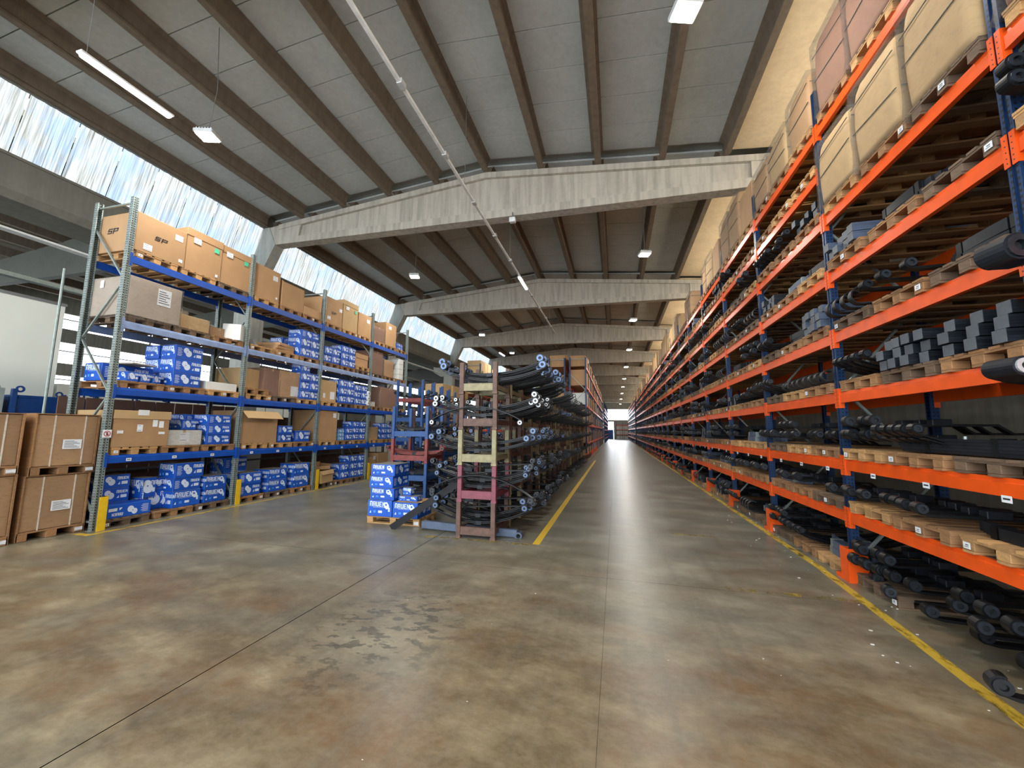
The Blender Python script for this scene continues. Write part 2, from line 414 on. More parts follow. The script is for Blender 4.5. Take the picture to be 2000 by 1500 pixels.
# precast gabled crossbeams
def crossbeam():
    g = G(); zt = lambda x: zroof(x)-0.02
    prof = [(-13.5, 9.2), (5.6, 9.05), (5.6, zt(5.6)), (-4.21, zt(-4.21)), (-12.9, zt(-12.9)), (-13.9, 9.9)]
    g.prism(prof, 'y', -0.10, 0.10, 'crossbeam_concrete')
    g.prism([(-13.4, 9.2), (5.6, 9.05), (5.6, 9.33), (-13.0, 9.46)], 'y', -0.20, 0.20, 'crossbeam_concrete')
    g.prism([(x, z+d) for (x, z), d in zip([(-12.9, zt(-12.9)), (-4.21, zt(-4.21)), (5.6, zt(5.6)), (5.6, zt(5.6)), (-4.21, zt(-4.21)), (-12.9, zt(-12.9))], [-0.2, -0.2, -0.2, 0, 0, 0])], 'y', -0.22, 0.22, 'crossbeam_concrete')
    for x0 in (-13.4, 4.0): g.prism([(x0, 9.2), (x0+1.4, 9.2), (x0+1.6, zt(x0+1.5)), (x0, 9.95)], 'y', -0.19, 0.19, 'crossbeam_concrete')
    return g.mesh('crossbeam')
cbm = crossbeam()
for y in BY: ob('crossbeam', cbm, ceil, (0, y, 0))
# left columns with leaning arms and gutter beam, sloping glazing between
def column():
    g = G()
    g.prism([(-13.0, 9.2), (-13.35, 9.95), (-13.95, 9.95), (-14.75, 8.5), (-14.75, 7.6), (-13.95, 7.3), (-13.75, 7.75)], 'y', -0.22, 0.22, 'column_concrete')
    g.prism([(-15.3, 7.6), (-15.3, 8.5), (-15.9, 9.4), (-16.2, 9.4), (-15.5, 7.6)], 'y', -0.2, 0.2, 'column_concrete')
    g.cbox(-14.62, -13.82, -0.35, 0.35, 0, 6.6, 'column_concrete', 0.03)
    g.prism([(-14.62, 6.6), (-13.82, 6.6), (-13.5, 7.0), (-13.5, 7.5), (-15.6, 7.5), (-15.6, 7.0), (-14.9, 6.6)], 'y', -0.34, 0.34, 'column_concrete')
    return g.mesh('column')
cm = column()
for y in BY: o = ob('concrete_column', cm, None, (0, y, 0)); o['kind'] = 'structure'
struct('trim_2', G().box(-13.80, -13.66, Y_BACK, Y_END, 9.9, 10.75, 'gutter_concrete'))  # fascia strip added to block light leaking through the gap above the glazing
struct('gutter_beam', G().prism([(-14.1, 8.45), (-14.05, 7.6), (-14.2, 7.42), (-15.4, 7.42), (-15.55, 7.6), (-15.5, 8.45), (-15.2, 8.45), (-15.1, 7.8), (-14.5, 7.8), (-14.35, 8.45)], 'y', Y_BACK, Y_END, 'gutter_concrete'))
def pane(w, mirror=False):
    g = G(); n = 8; vs = []; fs = []
    for i in range(n+1):
        y = w*i/n; o = 0.02 if i % 2 else 0.0
        vs += [(-13.62-o, y, 9.95), (-14.12-o, y, 8.47)]
    for i in range(n): fs.append((2*i, 2*i+1, 2*i+3, 2*i+2))
    g.add(vs, fs, 'glazing'); return g.mesh('pane')
pnm = pane(0.93)
win_n = 1
for j in range(len(BY)):
    y0 = BY[j-1] if j else Y_BACK; y1 = BY[j]
    fr = G().box(-13.66, -13.56, y0+0.2, y1-0.2, 9.93, 10.05, 'gutter_concrete'); fr.box(-14.16, -14.06, y0+0.2, y1-0.2, 8.42, 8.49, 'gutter_concrete')
    w = struct('window_%d' % win_n, fr); win_n += 1
    n = int((y1-y0-0.5)/0.93)
    for q in range(n): ob('pane', pnm, w, (0, y0+0.28+q*((y1-y0-0.5)/n), 0))
# walls
wr_ = G(); wr_.box(5.6, 5.9, Y_BACK, Y_END, 0, 8.6, 'wall_concrete'); wr_.box(5.6, 5.9, Y_BACK, Y_END, 9.5, 11.0, 'wall_concrete')
op = [(-6.8, 1.6)]+[(2.4+10*i+0.8, 2.4+10*i+9.2) for i in range(10)]  # windows lengthened in every bay, added glazing to brighten the beige ceiling panels
yy0 = Y_BACK
for a, b in op: wr_.box(5.6, 5.9, yy0, a, 8.6, 9.5, 'wall_concrete'); yy0 = b
wr_.box(5.6, 5.9, yy0, Y_END, 8.6, 9.5, 'wall_concrete')
struct('wall_right', wr_)
for a, b in op:
    g = G(); 
    for z in (8.6, 9.03, 9.47): g.box(5.66, 5.72, a, b, z, z+0.05, 'cable_grey')
    nn = 4
    for q in range(nn+1): y = a+(b-a-0.05)*q/nn; g.box(5.66, 5.72, y, y+0.05, 8.6, 9.5, 'cable_grey')
    w = struct('window_%d' % win_n, g); win_n += 1
    for q in range(nn): ob('pane', G().box(5.74, 5.75, a+(b-a)*q/nn, a+(b-a)*(q+1)/nn, 8.6, 9.5, 'clerestory_glow'), w)
# end wall with high band window and open doorway
g = G(); Y0, Y1 = Y_END, Y_END+0.3
g.box(-36, -2.6, Y0, Y1, 0, 11.5, 'wall_concrete'); g.box(3.6, 5.9, Y0, Y1, 0, 11.5, 'wall_concrete')
g.box(-2.6, 3.6, Y0, Y1, 7.6, 11.5, 'wall_concrete'); g.box(-2.6, 3.6, Y0, Y1, 4.5, 4.8, 'wall_concrete'); g.box(-0.5, 3.6, Y0, Y1, 0, 4.5, 'wall_concrete')
struct('wall_back', g)
w = struct('window_%d' % win_n, G().box(-2.6, 3.6, Y0+0.1, Y0+0.16, 4.8, 4.9, 'cable_grey')); win_n += 1
for q in range(5): ob('pane', G().box(-2.55+q*1.23, -1.37+q*1.23, Y0+0.12, Y0+0.14, 4.9, 7.6, 'end_glow'), w)
dr = struct('door_1', G().box(-2.6, -0.5, Y0+0.1, Y0+0.18, 4.4, 4.5, 'cable_grey'))
ob('door_leaf', G().box(-1.9, -0.6, Y0+0.05, Y0+0.15, 0, 2.4, 'frame_blue_paint'), dr)
ob('pane', G().box(-2.6, -0.5, Y0+0.2, Y0+0.21, 2.4, 4.45, 'end_glow'), dr)
# neighbouring nave on the left
nb = struct('ceiling_side_nave', G().prism([(-16.0, 10.6), (-25, 11.5), (-34.5, 10.6), (-34.5, 10.8), (-25, 11.7), (-16.0, 10.8)], 'y', Y_BACK, Y_END, 'neighbour_roof'))
g2 = G(); 
for x in [-16.4-1.9*i for i in range(10)]: g2.prism([(x-0.1, 0), (x+0.1, 0), (x+0.15, 0.45), (x-0.15, 0.45)], 'y', Y_BACK, Y_END, 'purlin_concrete', T(0, 0, 10.86-0.095*abs(x+25)))
ob('purlin', g2, nb, kind='stuff')
for y in BY:
    ob('crossbeam', G().prism([(-15.6, 9.1), (-34.3, 9.1), (-34.3, 10.0), (-25, 10.9), (-15.6, 10.0)], 'y', y-0.15, y+0.15, 'neighbour_beam'), nb)
g = G(); XW = -34.5
bands = [(0, 4.4, 0), (4.4, 5.15, 1), (5.15, 5.95, 0), (5.95, 7.3, 1), (7.3, 8.2, 0), (8.2, 9.2, 1), (9.2, 11, 0)]
for a, b, t in bands:
    if not t: g.box(XW-0.3, XW, Y_BACK, Y_END, a, b, 'wall_concrete')
struct('wall_left', g)
for a, b, t in bands:
    if t:
        fr = G()
        for y in range(-8, 106, 2): fr.box(XW-0.14, XW-0.06, y-0.05, y+0.05, a, b, 'cable_grey')
        fr.box(XW-0.14, XW-0.06, Y_BACK, Y_END, (a+b)/2+0.1, (a+b)/2+0.16, 'cable_grey')
        w = struct('window_%d' % win_n, fr); win_n += 1
        ob('pane', G().box(XW-0.18, XW-0.16, Y_BACK, Y_END, a, b, 'window_glow'), w)
# white partition and brown back panels behind the grey rack
struct('wall_partition', G().box(-16.6, -14.0, -6, 6.87, 0, 5.05, 'white_wall').box(-16.62, -13.98, -6, 6.9, 5.05, 5.12, 'cable_grey'))
# ================================================================== LAMPS
def highbay_proto():
    r = thing('floodlight', '', 'lamp')
    g = G(); g.cbox(-0.20, 0.20, -0.17, 0.17, 0.03, 0.11, 'lamp_housing', 0.01)
    for i in range(6): g.box(-0.16+i*0.06, -0.14+i*0.06, -0.14, 0.14, 0.11, 0.15, 'lamp_housing')
    ob('housing', g, r)
    ob('lens', G().cbox(-0.17, 0.17, -0.14, 0.14, 0.0, 0.035, 'lamp_glow', 0.008), r)
    g = G(); g.bar((0, 0, 0.14), (0.03, 0.1, 1.2), 0.008, 'cable_grey', 5); g.bar((0.03, 0.1, 1.2), (0.0, 0.0, 2.61), 0.008, 'cable_grey', 5)
    ob('cable', g, r)
    L = bpy.data.lights.new('lamp', 'AREA'); L.shape = 'RECTANGLE'; L.size = 0.34; L.size_y = 0.28; L.energy = LAMP_W; L.color = (1.0, 0.95, 0.86)
    lo = bpy.data.objects.new('lamp_light', L); COL.objects.link(lo); lo.parent = r; lo.location = (0, 0, -0.02)
    return r
lp = highbay_proto()
lamp_pos = [(1.14, 5.77), (1.12, 14.3), (1.07, 23.0), (1.12, 31.5), (1.1, 40), (1.1, 49), (1.1, 58), (1.1, 68), (1.1, 80), (1.1, 94),
            (-8.5, 6.03), (-7.96, 14.3), (-8.5, 24.5), (-8.1, 30.9), (1.1, -2.5), (-8.5, -2.5)]
for i, (x, y) in enumerate(lamp_pos):
    o = lp if i == 0 else copy_tree(lp)
    o.location = (x, y, 8.2)
    if i < 10: o['label'] = '%s floodlight hanging over the right-hand aisle, counted from the near end' % ORD[i]
    elif i < 14: o['label'] = '%s floodlight hanging over the grey rack side, counted from the near end' % ORD[i-10]
    else: o['label'] = 'floodlight behind the viewpoint, over %s' % ('the aisle' if i == 14 else 'the cartons')
    o['group'] = 'high-bay floodlights'
    o.rotation_euler[2] = 0.3
    for ch in o.children:
        if ch.name.startswith('cable'): ch.scale[2] = (zroof(x)+0.455-8.2)/2.61
# long white cable trunking with one lit tube
t = thing('lighting_trunking', 'long thin white lighting trunking hanging along the hall with small clips', 'trunking', (-3.68, 3.2, 8.2))
g = G(); g.box(-0.03, 0.03, 0, 21.7, -0.03, 0.03, 'trunking_white'); ob('rail', g, t)
for i in range(11): ob('clip', G().box(-0.045, 0.06, 0, 0.16, -0.045, 0.05, 'lamp_housing'), t, (0, 0.6+i*1.95, 0))
for i in range(5): ob('hanger', G().bar((0, 0, 0.03), (0, 0, 2.6), 0.006, 'cable_grey', 4), t, (0, 1.2+i*4.6, 0))
def tube(x, y, lab):
    t = thing('tube_light', lab, 'lamp', (x, y, 8.15), group='tube lights')
    ob('housing', G().cbox(-0.07, 0.07, 0, 1.45, -0.02, 0.02, 'trunking_white', 0.008), t)
    ob('diffuser', G().cbox(-0.05, 0.05, 0.03, 1.42, -0.07, -0.021, 'tube_glow', 0.015), t)
    L = bpy.data.lights.new('tube', 'AREA'); L.shape = 'RECTANGLE'; L.size = 0.09; L.size_y = 1.4; L.energy = TUBE_W; L.color = (0.95, 0.98, 1.0)
    lo = bpy.data.objects.new('tube_light_source', L); COL.objects.link(lo); lo.parent = t; lo.location = (0, 0.72, -0.09)
    ob('hanger', G().bar((0, 0.1, 0.02), (0, 0.1, 2.72), 0.005, 'cable_grey', 4), t)
tube(-3.68, 15.05, 'lit tube clipped under the long white trunking')
tube(-8.55, 3.9, 'bright lit tube hanging alone before the sloping glazing')
tube(-8.9, 30.0, 'small lit tube far off beside the floodlight above the steel frames')
t = thing('ceiling_speaker', 'small white box hanging under the first concrete crossbeam', 'speaker', (-3.2, 12.1, 8.82))
ob('case', G().cbox(-0.1, 0.1, -0.08, 0.08, 0, 0.16, 'trunking_white', 0.01), t); ob('bracket', G().box(-0.02, 0.02, -0.02, 0.02, 0.16, 0.36, 'cable_grey'), t)

# ================================================================== PALLETS
PAL = {}
def pallet_parts(wm):
    if wm in PAL: return PAL[wm]
    P = {}
    P['deck'] = [(G().box(-0.6, 0.6, -w/2, w/2, 0, 0.022, wm).mesh('deck_board'), (0, y, 0.122)) for y, w in ((-0.33, 0.14), (-0.172, 0.10), (0, 0.14), (0.172, 0.10), (0.33, 0.14))]
    st = G().box(-0.07, 0.07, -0.4, 0.4, 0, 0.022, wm).mesh('stringer'); P['str'] = [(st, (x, 0, 0.10)) for x in (-0.525, 0, 0.525)]
    bl = G().cbox(-0.07, 0.07, -0.065, 0.065, 0, 0.078, wm, 0.005).mesh('block'); P['blk'] = [(bl, (x, y, 0.022)) for x in (-0.525, 0, 0.525) for y in (-0.33, 0, 0.33)]
    bt = G().box(-0.6, 0.6, -0.055, 0.055, 0, 0.022, wm).mesh('bottom_board'); P['bot'] = [(bt, (0, y, 0)) for y in (-0.33, 0, 0.33)]
    g = G()
    for key in ('deck', 'str', 'blk', 'bot'):
        for me, l in P[key]:
            b = len(g.v); g.v += [(v.co[0]+l[0], v.co[1]+l[1], v.co[2]+l[2]) for v in me.vertices]; g.mi(wm)
            for p in me.polygons: g.f.append(tuple(b+i for i in p.vertices)); g.m.append(0)
    P['one'] = g.mesh('pallet'); PAL[wm] = P; return P
LABELM = G().box(-0.004, 0, -0.035, 0.035, 0, 0.055, 'paper').box(-0.005, -0.004, -0.02, 0.022, 0.015, 0.02, 'ink').box(-0.005, -0.004, -0.02, 0.012, 0.03, 0.037, 'ink').mesh('paper_label')
def pallet(x, y, z, wm, label, full, group, rz=0.0, sticker=0, turn=0):
    P = pallet_parts(wm)
    if full:
        r = thing('pallet', label, 'pallet', (x, y, z), (0, 0, rz), group)
        for key, nm in (('deck', 'deck_board'), ('str', 'stringer'), ('blk', 'block'), ('bot', 'bottom_board')):
            for me, l in P[key]: ob(nm, me, r, l)
    else: r = thing('pallet', label, 'pallet', (x, y, z), (0, 0, rz), group, mesh=P['one'])
    if sticker:
        ob('paper_label', LABELM, r, (-0.601 if sticker > 0 else 0.601, random.choice((-0.33, 0, 0.33)), 0.035), (0, 0, 0 if sticker > 0 else PI))
    return r
def pal_into(g, x, y, z, wm):
    me = pallet_parts(wm)['one']; b = len(g.v); g.v += [(v.co[0]+x, v.co[1]+y, v.co[2]+z) for v in me.vertices]; i = g.mi(wm)
    for p in me.polygons: g.f.append(tuple(b+q for q in p.vertices)); g.m.append(i)
def wm_pick(): return random.choices(('wood_new', 'wood_mid', 'wood_old'), (3, 4, 3))[0]

# ================================================================== CARTONS
_cc = {}
def carton_mesh(w, d, h, mat='cardboard', lid=False, tape=True):
    key = (round(w, 2), round(d, 2), round(h, 2), mat, lid, tape)
    if key in _cc: return _cc[key]
    g = G()
    if lid:
        g.cbox(-w/2, w/2, -d/2, d/2, 0, h-0.16, mat, 0.006); g.cbox(-w/2-0.012, w/2+0.012, -d/2-0.012, d/2+0.012, h-0.18, h, mat, 0.006)
    else: g.cbox(-w/2, w/2, -d/2, d/2, 0, h, mat, 0.008)
    if tape: g.box(-w/2-0.002, w/2+0.002, -0.03, 0.03, h-0.07, h+0.002, 'packing_tape')
    _cc[key] = g.mesh('carton'); return _cc[key]
def soft_mesh(w, d, h, mat, seed):
    R = random.Random(seed); g = G(); vs = []; n = 24; rows = [(0, .985), (.06, 1.0), (.3, 1.02), (.55, 1.025), (.78, 1.0), (.92, .955), (1.0, .90)]
    for (t, k_) in rows:
        for i in range(n):
            a = 2*PI*(i+0.5)/n; c_, s2 = math.cos(a), math.sin(a); e = 0.16
            x = math.copysign(abs(c_)**e, c_)*w/2; y = math.copysign(abs(s2)**e, s2)*d/2
            q = 1+(k_-1)*(0.7+0.6*R.random()*0.3); vs.append((x*q, y*q, t*h+(0.01*R.uniform(-1, 1) if 0 < t < 1 else 0)))
    fs = [tuple(range(n-1, -1, -1)), tuple(range(n*(len(rows)-1), n*len(rows)))]
    for r_ in range(len(rows)-1):
        for i in range(n): j = (i+1) % n; fs.append((r_*n+i, r_*n+j, r_*n+n+j, r_*n+n+i))
    g.add(vs, fs, mat); return g.mesh('carton', True)
def seam_lines(parent, w, d, h, seed):
    R = random.Random(seed)
    for t in (0.42+R.uniform(-.05, .05), 0.74+R.uniform(-.05, .05)):
        k_ = 1.03; z = h*t; a, b = w/2*k_, d/2*k_; sl = R.uniform(-0.05, 0.05)
        g = G(); g.bar((-a, -b*0.93, z-sl), (-a, b*0.93, z+sl), 0, 'cable_grey', flat=(0.012, 0.004)); g.bar((-a*0.95, -b, z-sl), (a*0.95, -b, z-sl), 0, 'cable_grey', flat=(0.004, 0.012))
        ob('seam', g, parent)
def place_label(parent, x, y, z, w, h, face, mat='paper', lines=0):
    # face: '+x', '-x', '-y'
    g = G(); g.box(-w/2, w/2, -0.003, 0, -h/2, h/2, mat)
    for i in range(lines): g.box(-w*0.42, w*(0.1+0.3*((i*7) % 3)/2), -0.0042, -0.003, h*0.34-i*h*0.68/max(1, lines-1)-h*0.022, h*0.34-i*h*0.68/max(1, lines-1)+h*0.022, 'ink')
    rz = {'-y': 0, '+x': PI/2, '-x': -PI/2}[face]
    ob('paper_label', g, parent, (x, y, z), (0, 0, rz))
def SP_mark(parent, x, y, z, s, face):
    g = G(); sh = 0.25
    def q(a, b, c, d): g.prism([(a+c0*sh, c0) for a, c0 in ()], 'y', 0, 1, 'ink') if False else g.add([((a+sh*c)*s, -0.003, c*s), ((b+sh*c)*s, -0.003, c*s), ((b+sh*d)*s, -0.003, d*s), ((a+sh*d)*s, -0.003, d*s)], [(0, 1, 2, 3)], 'ink')
    for u in (-0.95,):
        q(u, u+0.75, 0, 0.15); q(u, u+0.75, 0.28, 0.43); q(u+0.05, u+0.8, 0.57, 0.72); q(u+0.6, u+0.75, 0.1, 0.35); q(u, u+0.16, 0.35, 0.62)
    q(0.0, 0.17, -0.05, 0.72); q(0.0, 0.85, 0.57, 0.72); q(0.0, 0.8, 0.24, 0.38); q(0.68, 0.85, 0.3, 0.65)
    rz = {'-y': 0, '+x': PI/2, '-x': -PI/2}[face]
    ob('printed_logo', g, parent, (x, y, z), (0, 0, rz))
def film(parent, w, d, h, z0=0.0, bulge=0.02, seed=0):
    rnd = random.Random(seed); g = G(); n = 6; rows = 7; vs = []; fs = []
    ring = []
    for i in range(n): ring.append((-w/2+w*i/n, -d/2))
    for i in range(n): ring.append((w/2, -d/2+d*i/n))
    for i in range(n): ring.append((w/2-w*i/n, d/2))
    for i in range(n): ring.append((-w/2, d/2-d*i/n))
    N = len(ring)
    for r in range(rows+1):
        z = z0+(h-z0)*r/rows
        for (x, y) in ring:
            k_ = 1+2*(bulge+0.008*rnd.random())/max(w, d)*(1.6 if r == 0 else 1)
            vs.append((x*k_, y*k_, z+rnd.uniform(-0.01, 0.01)*(3 if r == 0 else 0.5)))
    for r in range(rows):
        for i in range(N): j = (i+1) % N; fs.append((r*N+i, r*N+j, r*N+N+j, r*N+N+i))
    fs.append(tuple(range(rows*N, rows*N+N)))
    g.add(vs, fs, 'stretch_film'); me = g.mesh('stretch_film', True)
    ob('stretch_film', me, parent)
def carton(x, y, z, w, d, h, label, mat='cardboard', lid=False, wrap=False, rz=0.0, labels=(), sp=(), group=None, tape=True, seed=0):
    r = thing('carton', label, 'carton', (x, y, z), (0, 0, rz), group, mesh=carton_mesh(w, d, h, mat, lid, tape))
    if wrap == 'soft':
        r.data = soft_mesh(w, d, h, mat, seed); seam_lines(r, w, d, h, seed); film(r, w, d, h, -0.10, 0.022, seed)
    elif wrap: film(r, w, d, h, -0.06, 0.012, seed)
    for (face, u, v, lw, lh, m, ln) in labels:
        if face == '+x': place_label(r, w/2+(0.012 if lid else 0)+0.002, u, v, lw, lh, face, m, ln)
        elif face == '-x': place_label(r, -w/2-0.014, u, v, lw, lh, face, m, ln)
        else: place_label(r, u, -d/2-0.014, v, lw, lh, face, m, ln)
    for (face, u, v, s_) in sp:
        if face == '+x': SP_mark(r, w/2+0.002, u, v, s_, face)
        elif face == '-y': SP_mark(r, u, -d/2-0.002, v, s_, face)
        else: SP_mark(r, -w/2-0.002, u, v, s_, face)
    return r
def open_carton(x, y, z, w, d, h, label, rz=0.0, flap='+x', mat='cardboard', sides=(1, 1, 1, 1), tilt=0.9):
    g = G(); t = 0.012; hh = h
    g.box(-w/2, w/2, -d/2, d/2, 0, t, mat)
    a = [h*s_ for s_ in sides]   # -x, +x, -y, +y heights
    g.box(-w/2, -w/2+t, -d/2, d/2, t, a[0], mat); g.box(w/2-t, w/2, -d/2, d/2, t, a[1], mat)
    g.box(-w/2+t, w/2-t, -d/2, -d/2+t, t, a[2], mat); g.box(-w/2+t, w/2-t, d/2-t, d/2, t, a[3], mat)
    r = thing('open_carton', label, 'carton', (x, y, z), (0, 0, rz), mesh=g.mesh('open_carton'))
    if flap: 
        f = ob('flap', G().box(0, 0.34*min(1, h), -d/2+0.01, d/2-0.01, -0.006, 0.006, 'cardboard_pale'), r, (w/2, 0, a[1]), (0, tilt, 0))
    return r

# blue product cartons with white print
def letters(g, x, z, s, m='white_print', y=-0.002, word='ARUEN', gap=0.14):
    L = {'A': [(0, .18, 0, 1), (.44, .62, 0, 1), (.1, .52, .84, 1.08), (.18, .26, .3, .6)], 'R': [(0, .2, 0, 1), (.2, .62, .82, 1), (.42, .62, .5, .82), (.2, .62, .42, .56), (.40, .6, 0, .42)],
         'U': [(0, .2, 0, 1), (.42, .62, 0, 1), (.2, .42, 0, .18)], 'E': [(0, .2, 0, 1), (.2, .6, .82, 1), (.2, .52, .42, .58), (.2, .6, 0, .18)],
         'N': [(0, .19, 0, 1), (.43, .62, 0, 1), (.19, .31, .45, .8), (.31, .43, .2, .55)]}
    for ch in word:
        for (a, b, c, d) in L[ch]:
            g.add([(x+a*s, y, z+c*s), (x+b*s, y, z+c*s), (x+b*s, y, z+d*s), (x+a*s, y, z+d*s)], [(0, 1, 2, 3)], m)
        x += (0.62+gap)*s
    return x
def quad(g, a, b, c, d, m, y=-0.002): g.add([(a, y, c), (b, y, c), (b, y, d), (a, y, d)], [(0, 1, 2, 3)], m)
def disc(g, x, z, r, m, n=14, y=-0.002): g.add([(x+r*math.cos(2*PI*i/n), y, z+r*math.sin(2*PI*i/n)*1.1) for i in range(n)], [tuple(range(n))], m)
def short_print(W, H):
    g = G(); s = H*0.30; x0 = -W*0.42
    xe_ = letters(g, x0, H*0.60, s, gap=0.12)
    quad(g, x0+s*0.8, xe_-s*0.2, H*0.545, H*0.56, 'white_print')
    # cup and brush emblem
    cx = W*0.27; cz = H*0.62
    g.add([(cx-.10*W, -0.003, cz+.22*H), (cx+.02*W, -0.003, cz+.28*H), (cx+.10*W, -0.003, cz+.10*H), (cx+.12*W, -0.003, cz-.12*H), (cx+.0*W, -0.003, cz-.16*H), (cx-.10*W, -0.003, cz-.02*H)], [(0, 1, 2, 3, 4, 5)], 'white_print')
    quad(g, cx-.05*W, cx+.02*W, cz+.06*H, cz+.17*H, 'blue_carton', -0.0035)
    quad(g, cx+.08*W, cx+.15*W, cz-.30*H, cz-.05*H, 'white_print')
    g.add([(x0, -0.002, H*.2), (x0+.07*W, -0.002, H*.2), (x0+.05*W, -0.002, H*.36)], [(0, 1, 2)], 'white_print')
    quad(g, x0+.16*W, x0+.26*W, H*.22, H*.36, 'sky_print'); quad(g, x0+.36*W, x0+.52*W, H*.22, H*.36, 'white_print')
    quad(g, -W*.485, -W*.475, 0.01, H-0.01, 'sky_print'); quad(g, W*.41, W*.415, 0.01, H-0.01, 'sky_print')
    return g
def long_print(W, H):
    g = G()
    for i in range(7): quad(g, -W*.44, -W*(.30-.03*(i % 2)), H*(.22+i*.09), H*(.235+i*.09+.015), 'white_print')
    disc(g, -W*.13, H*.66, H*.20, 'white_print'); disc(g, -W*.04, H*.46, H*.22, 'white_print', y=-0.0025); disc(g, -W*.09, H*.58, H*.035, 'blue_carton', 8, y=-0.0032)
    letters(g, W*.12, H*.62, H*.21, gap=0.06)
    g.add([(W*.14, -0.002, H*.26), (W*.21, -0.002, H*.26), (W*.2, -0.002, H*.46)], [(0, 1, 2)], 'white_print'); quad(g, W*.25, W*.43, H*.26, H*.48, 'white_print')
    return g
_bc = {}
def blue_proto(w, d, h, light=False, a='s'):
    # w along x, d along y; -y face: 's' short print / 'l' long print
    key = (w, d, h, light, a)
    if key in _bc: return _bc[key]
    body = 'blue_carton_light' if light else 'blue_carton'
    g = G(); g.cbox(-w/2, w/2, -d/2, d/2, 0, h-0.004, body, 0.006); g.box(-w/2+0.004, w/2-0.004, -d/2+0.004, d/2-0.004, h-0.005, h, 'carton_top')
    pr = G(); fy = short_print(w, h) if a == 's' else long_print(w, h); fx = long_print(d, h) if a == 's' else short_print(d, h)
    for f_, M in ((fy, T(0, -d/2, 0)), (fx, T(w/2, 0, 0, PI/2)), (fy, T(0, d/2, 0, PI)), (fx, T(-w/2, 0, 0, -PI/2))):
        for i, fc in enumerate(f_.f): pr.add([f_.v[j] for j in fc], [tuple(range(len(fc)))], f_.ms[f_.m[i]], M)
    _bc[key] = (g.mesh('blue_carton'), pr.mesh('printed_lettering')); return _bc[key]
NB = [0]
def blue(x, y, z, w, d, h, label, rz=0.0, a='s', light=False, rx=0.0, flip=False):
    b, p = blue_proto(w, d, h, light, a); NB[0] += 1
    rot = (rx, 0, rz)
    if flip: rot = (PI, 0, rz); z += h
    r = thing('blue_carton', label, 'carton', (x, y, z), rot, 'blue printed cartons', mesh=b)
    ob('printed_lettering', p, r)
    return r
def stack(x, y, z, n, w, d, h, where, rz=0.0, a='s', jit=0.012, light=False, nx=1, ny=1):
    for ix in range(nx):
        for iy in range(ny):
            for i in range(n):
                pos = 'lone' if n == 1 else ('bottom' if i == 0 else 'top' if i == n-1 else '%s-up' % ORD[i])
                row = '' if nx == 1 else (' back row' if ix == 0 else ' front row')
                col_ = '' if ny == 1 else (', near column' if iy == 0 else ', far column' if iy == ny-1 else ', middle column')
                blue(x+(ix-(nx-1)/2)*(w+0.015)+random.uniform(-jit, jit), y+(iy-(ny-1)/2)*(d+0.015)+random.uniform(-jit, jit), z+i*h, w, d, h,
                     ('%s blue carton,%s%s %s' % (pos, row, col_, where)).replace(', ,', ','), rz+random.uniform(-jit, jit)*2, a, light)

# ================================================================== PALLET RACKS
def post_mesh(h, mat):
    g = G()
    g.box(0, 0.006, -0.05, -0.014, 0, h, mat); g.box(0, 0.006, 0.014, 0.05, 0, h, mat); g.box(0.012, 0.017, -0.014, 0.014, 0, h, mat)
    g.box(0.0, 0.017, -0.017, -0.013, 0, h, mat); g.box(0.0, 0.017, 0.013, 0.017, 0, h, mat)
    g.box(0.006, 0.09, -0.05, -0.045, 0, h, mat); g.box(0.006, 0.09, 0.045, 0.05, 0, h, mat)
    g.box(0.085, 0.09, -0.045, -0.028, 0, h, mat); g.box(0.085, 0.09, 0.028, 0.045, 0, h, mat)
    g.box(-0.02, 0.12, -0.07, 0.07, 0, 0.008, mat)
    return g.mesh('upright_post')
def beam_mesh(L, mat, hh=0.075):
    g = G()   # along y from 0..L, front at x=0
    g.prism([(0, -hh), (0.05, -hh), (0.05, hh), (0.014, hh), (0.012, hh-0.035), (0, hh-0.04)], 'y', 0.0, L, mat)
    for a, b in ((0, 0.006), (L-0.006, L)): g.box(-0.012, 0.05, a, b, -hh-0.07, hh+0.05, mat)
    for a, b in ((-0.04, 0.004), (L-0.004, L+0.04)): g.box(-0.012, -0.005, a, b, -hh-0.07, hh+0.05, mat)
    for yc in (-0.022, L+0.022):
        for z in (-0.11, -0.07, -0.02, 0.03, 0.08): g.cyl((-0.0125, yc, z), 'x', 0.006, 0.002, 'ink', 6)
    return g.mesh('beam')
def brace_set(h, depth, start=0.25, step=1.15):
    out = []; z = start; s_ = 0
    out.append(((0.06, 0, start-0.1), (depth-0.06, 0, start-0.1)))
    while z+step < h-0.1:
        out.append(((0.06, 0, z), (depth-0.06, 0, z+step)) if s_ % 2 == 0 else ((depth-0.06, 0, z), (0.06, 0, z+step)))
        z += step; s_ += 1
    out.append(((0.06, 0, h-0.12), (depth-0.06, 0, h-0.12)))
    return out
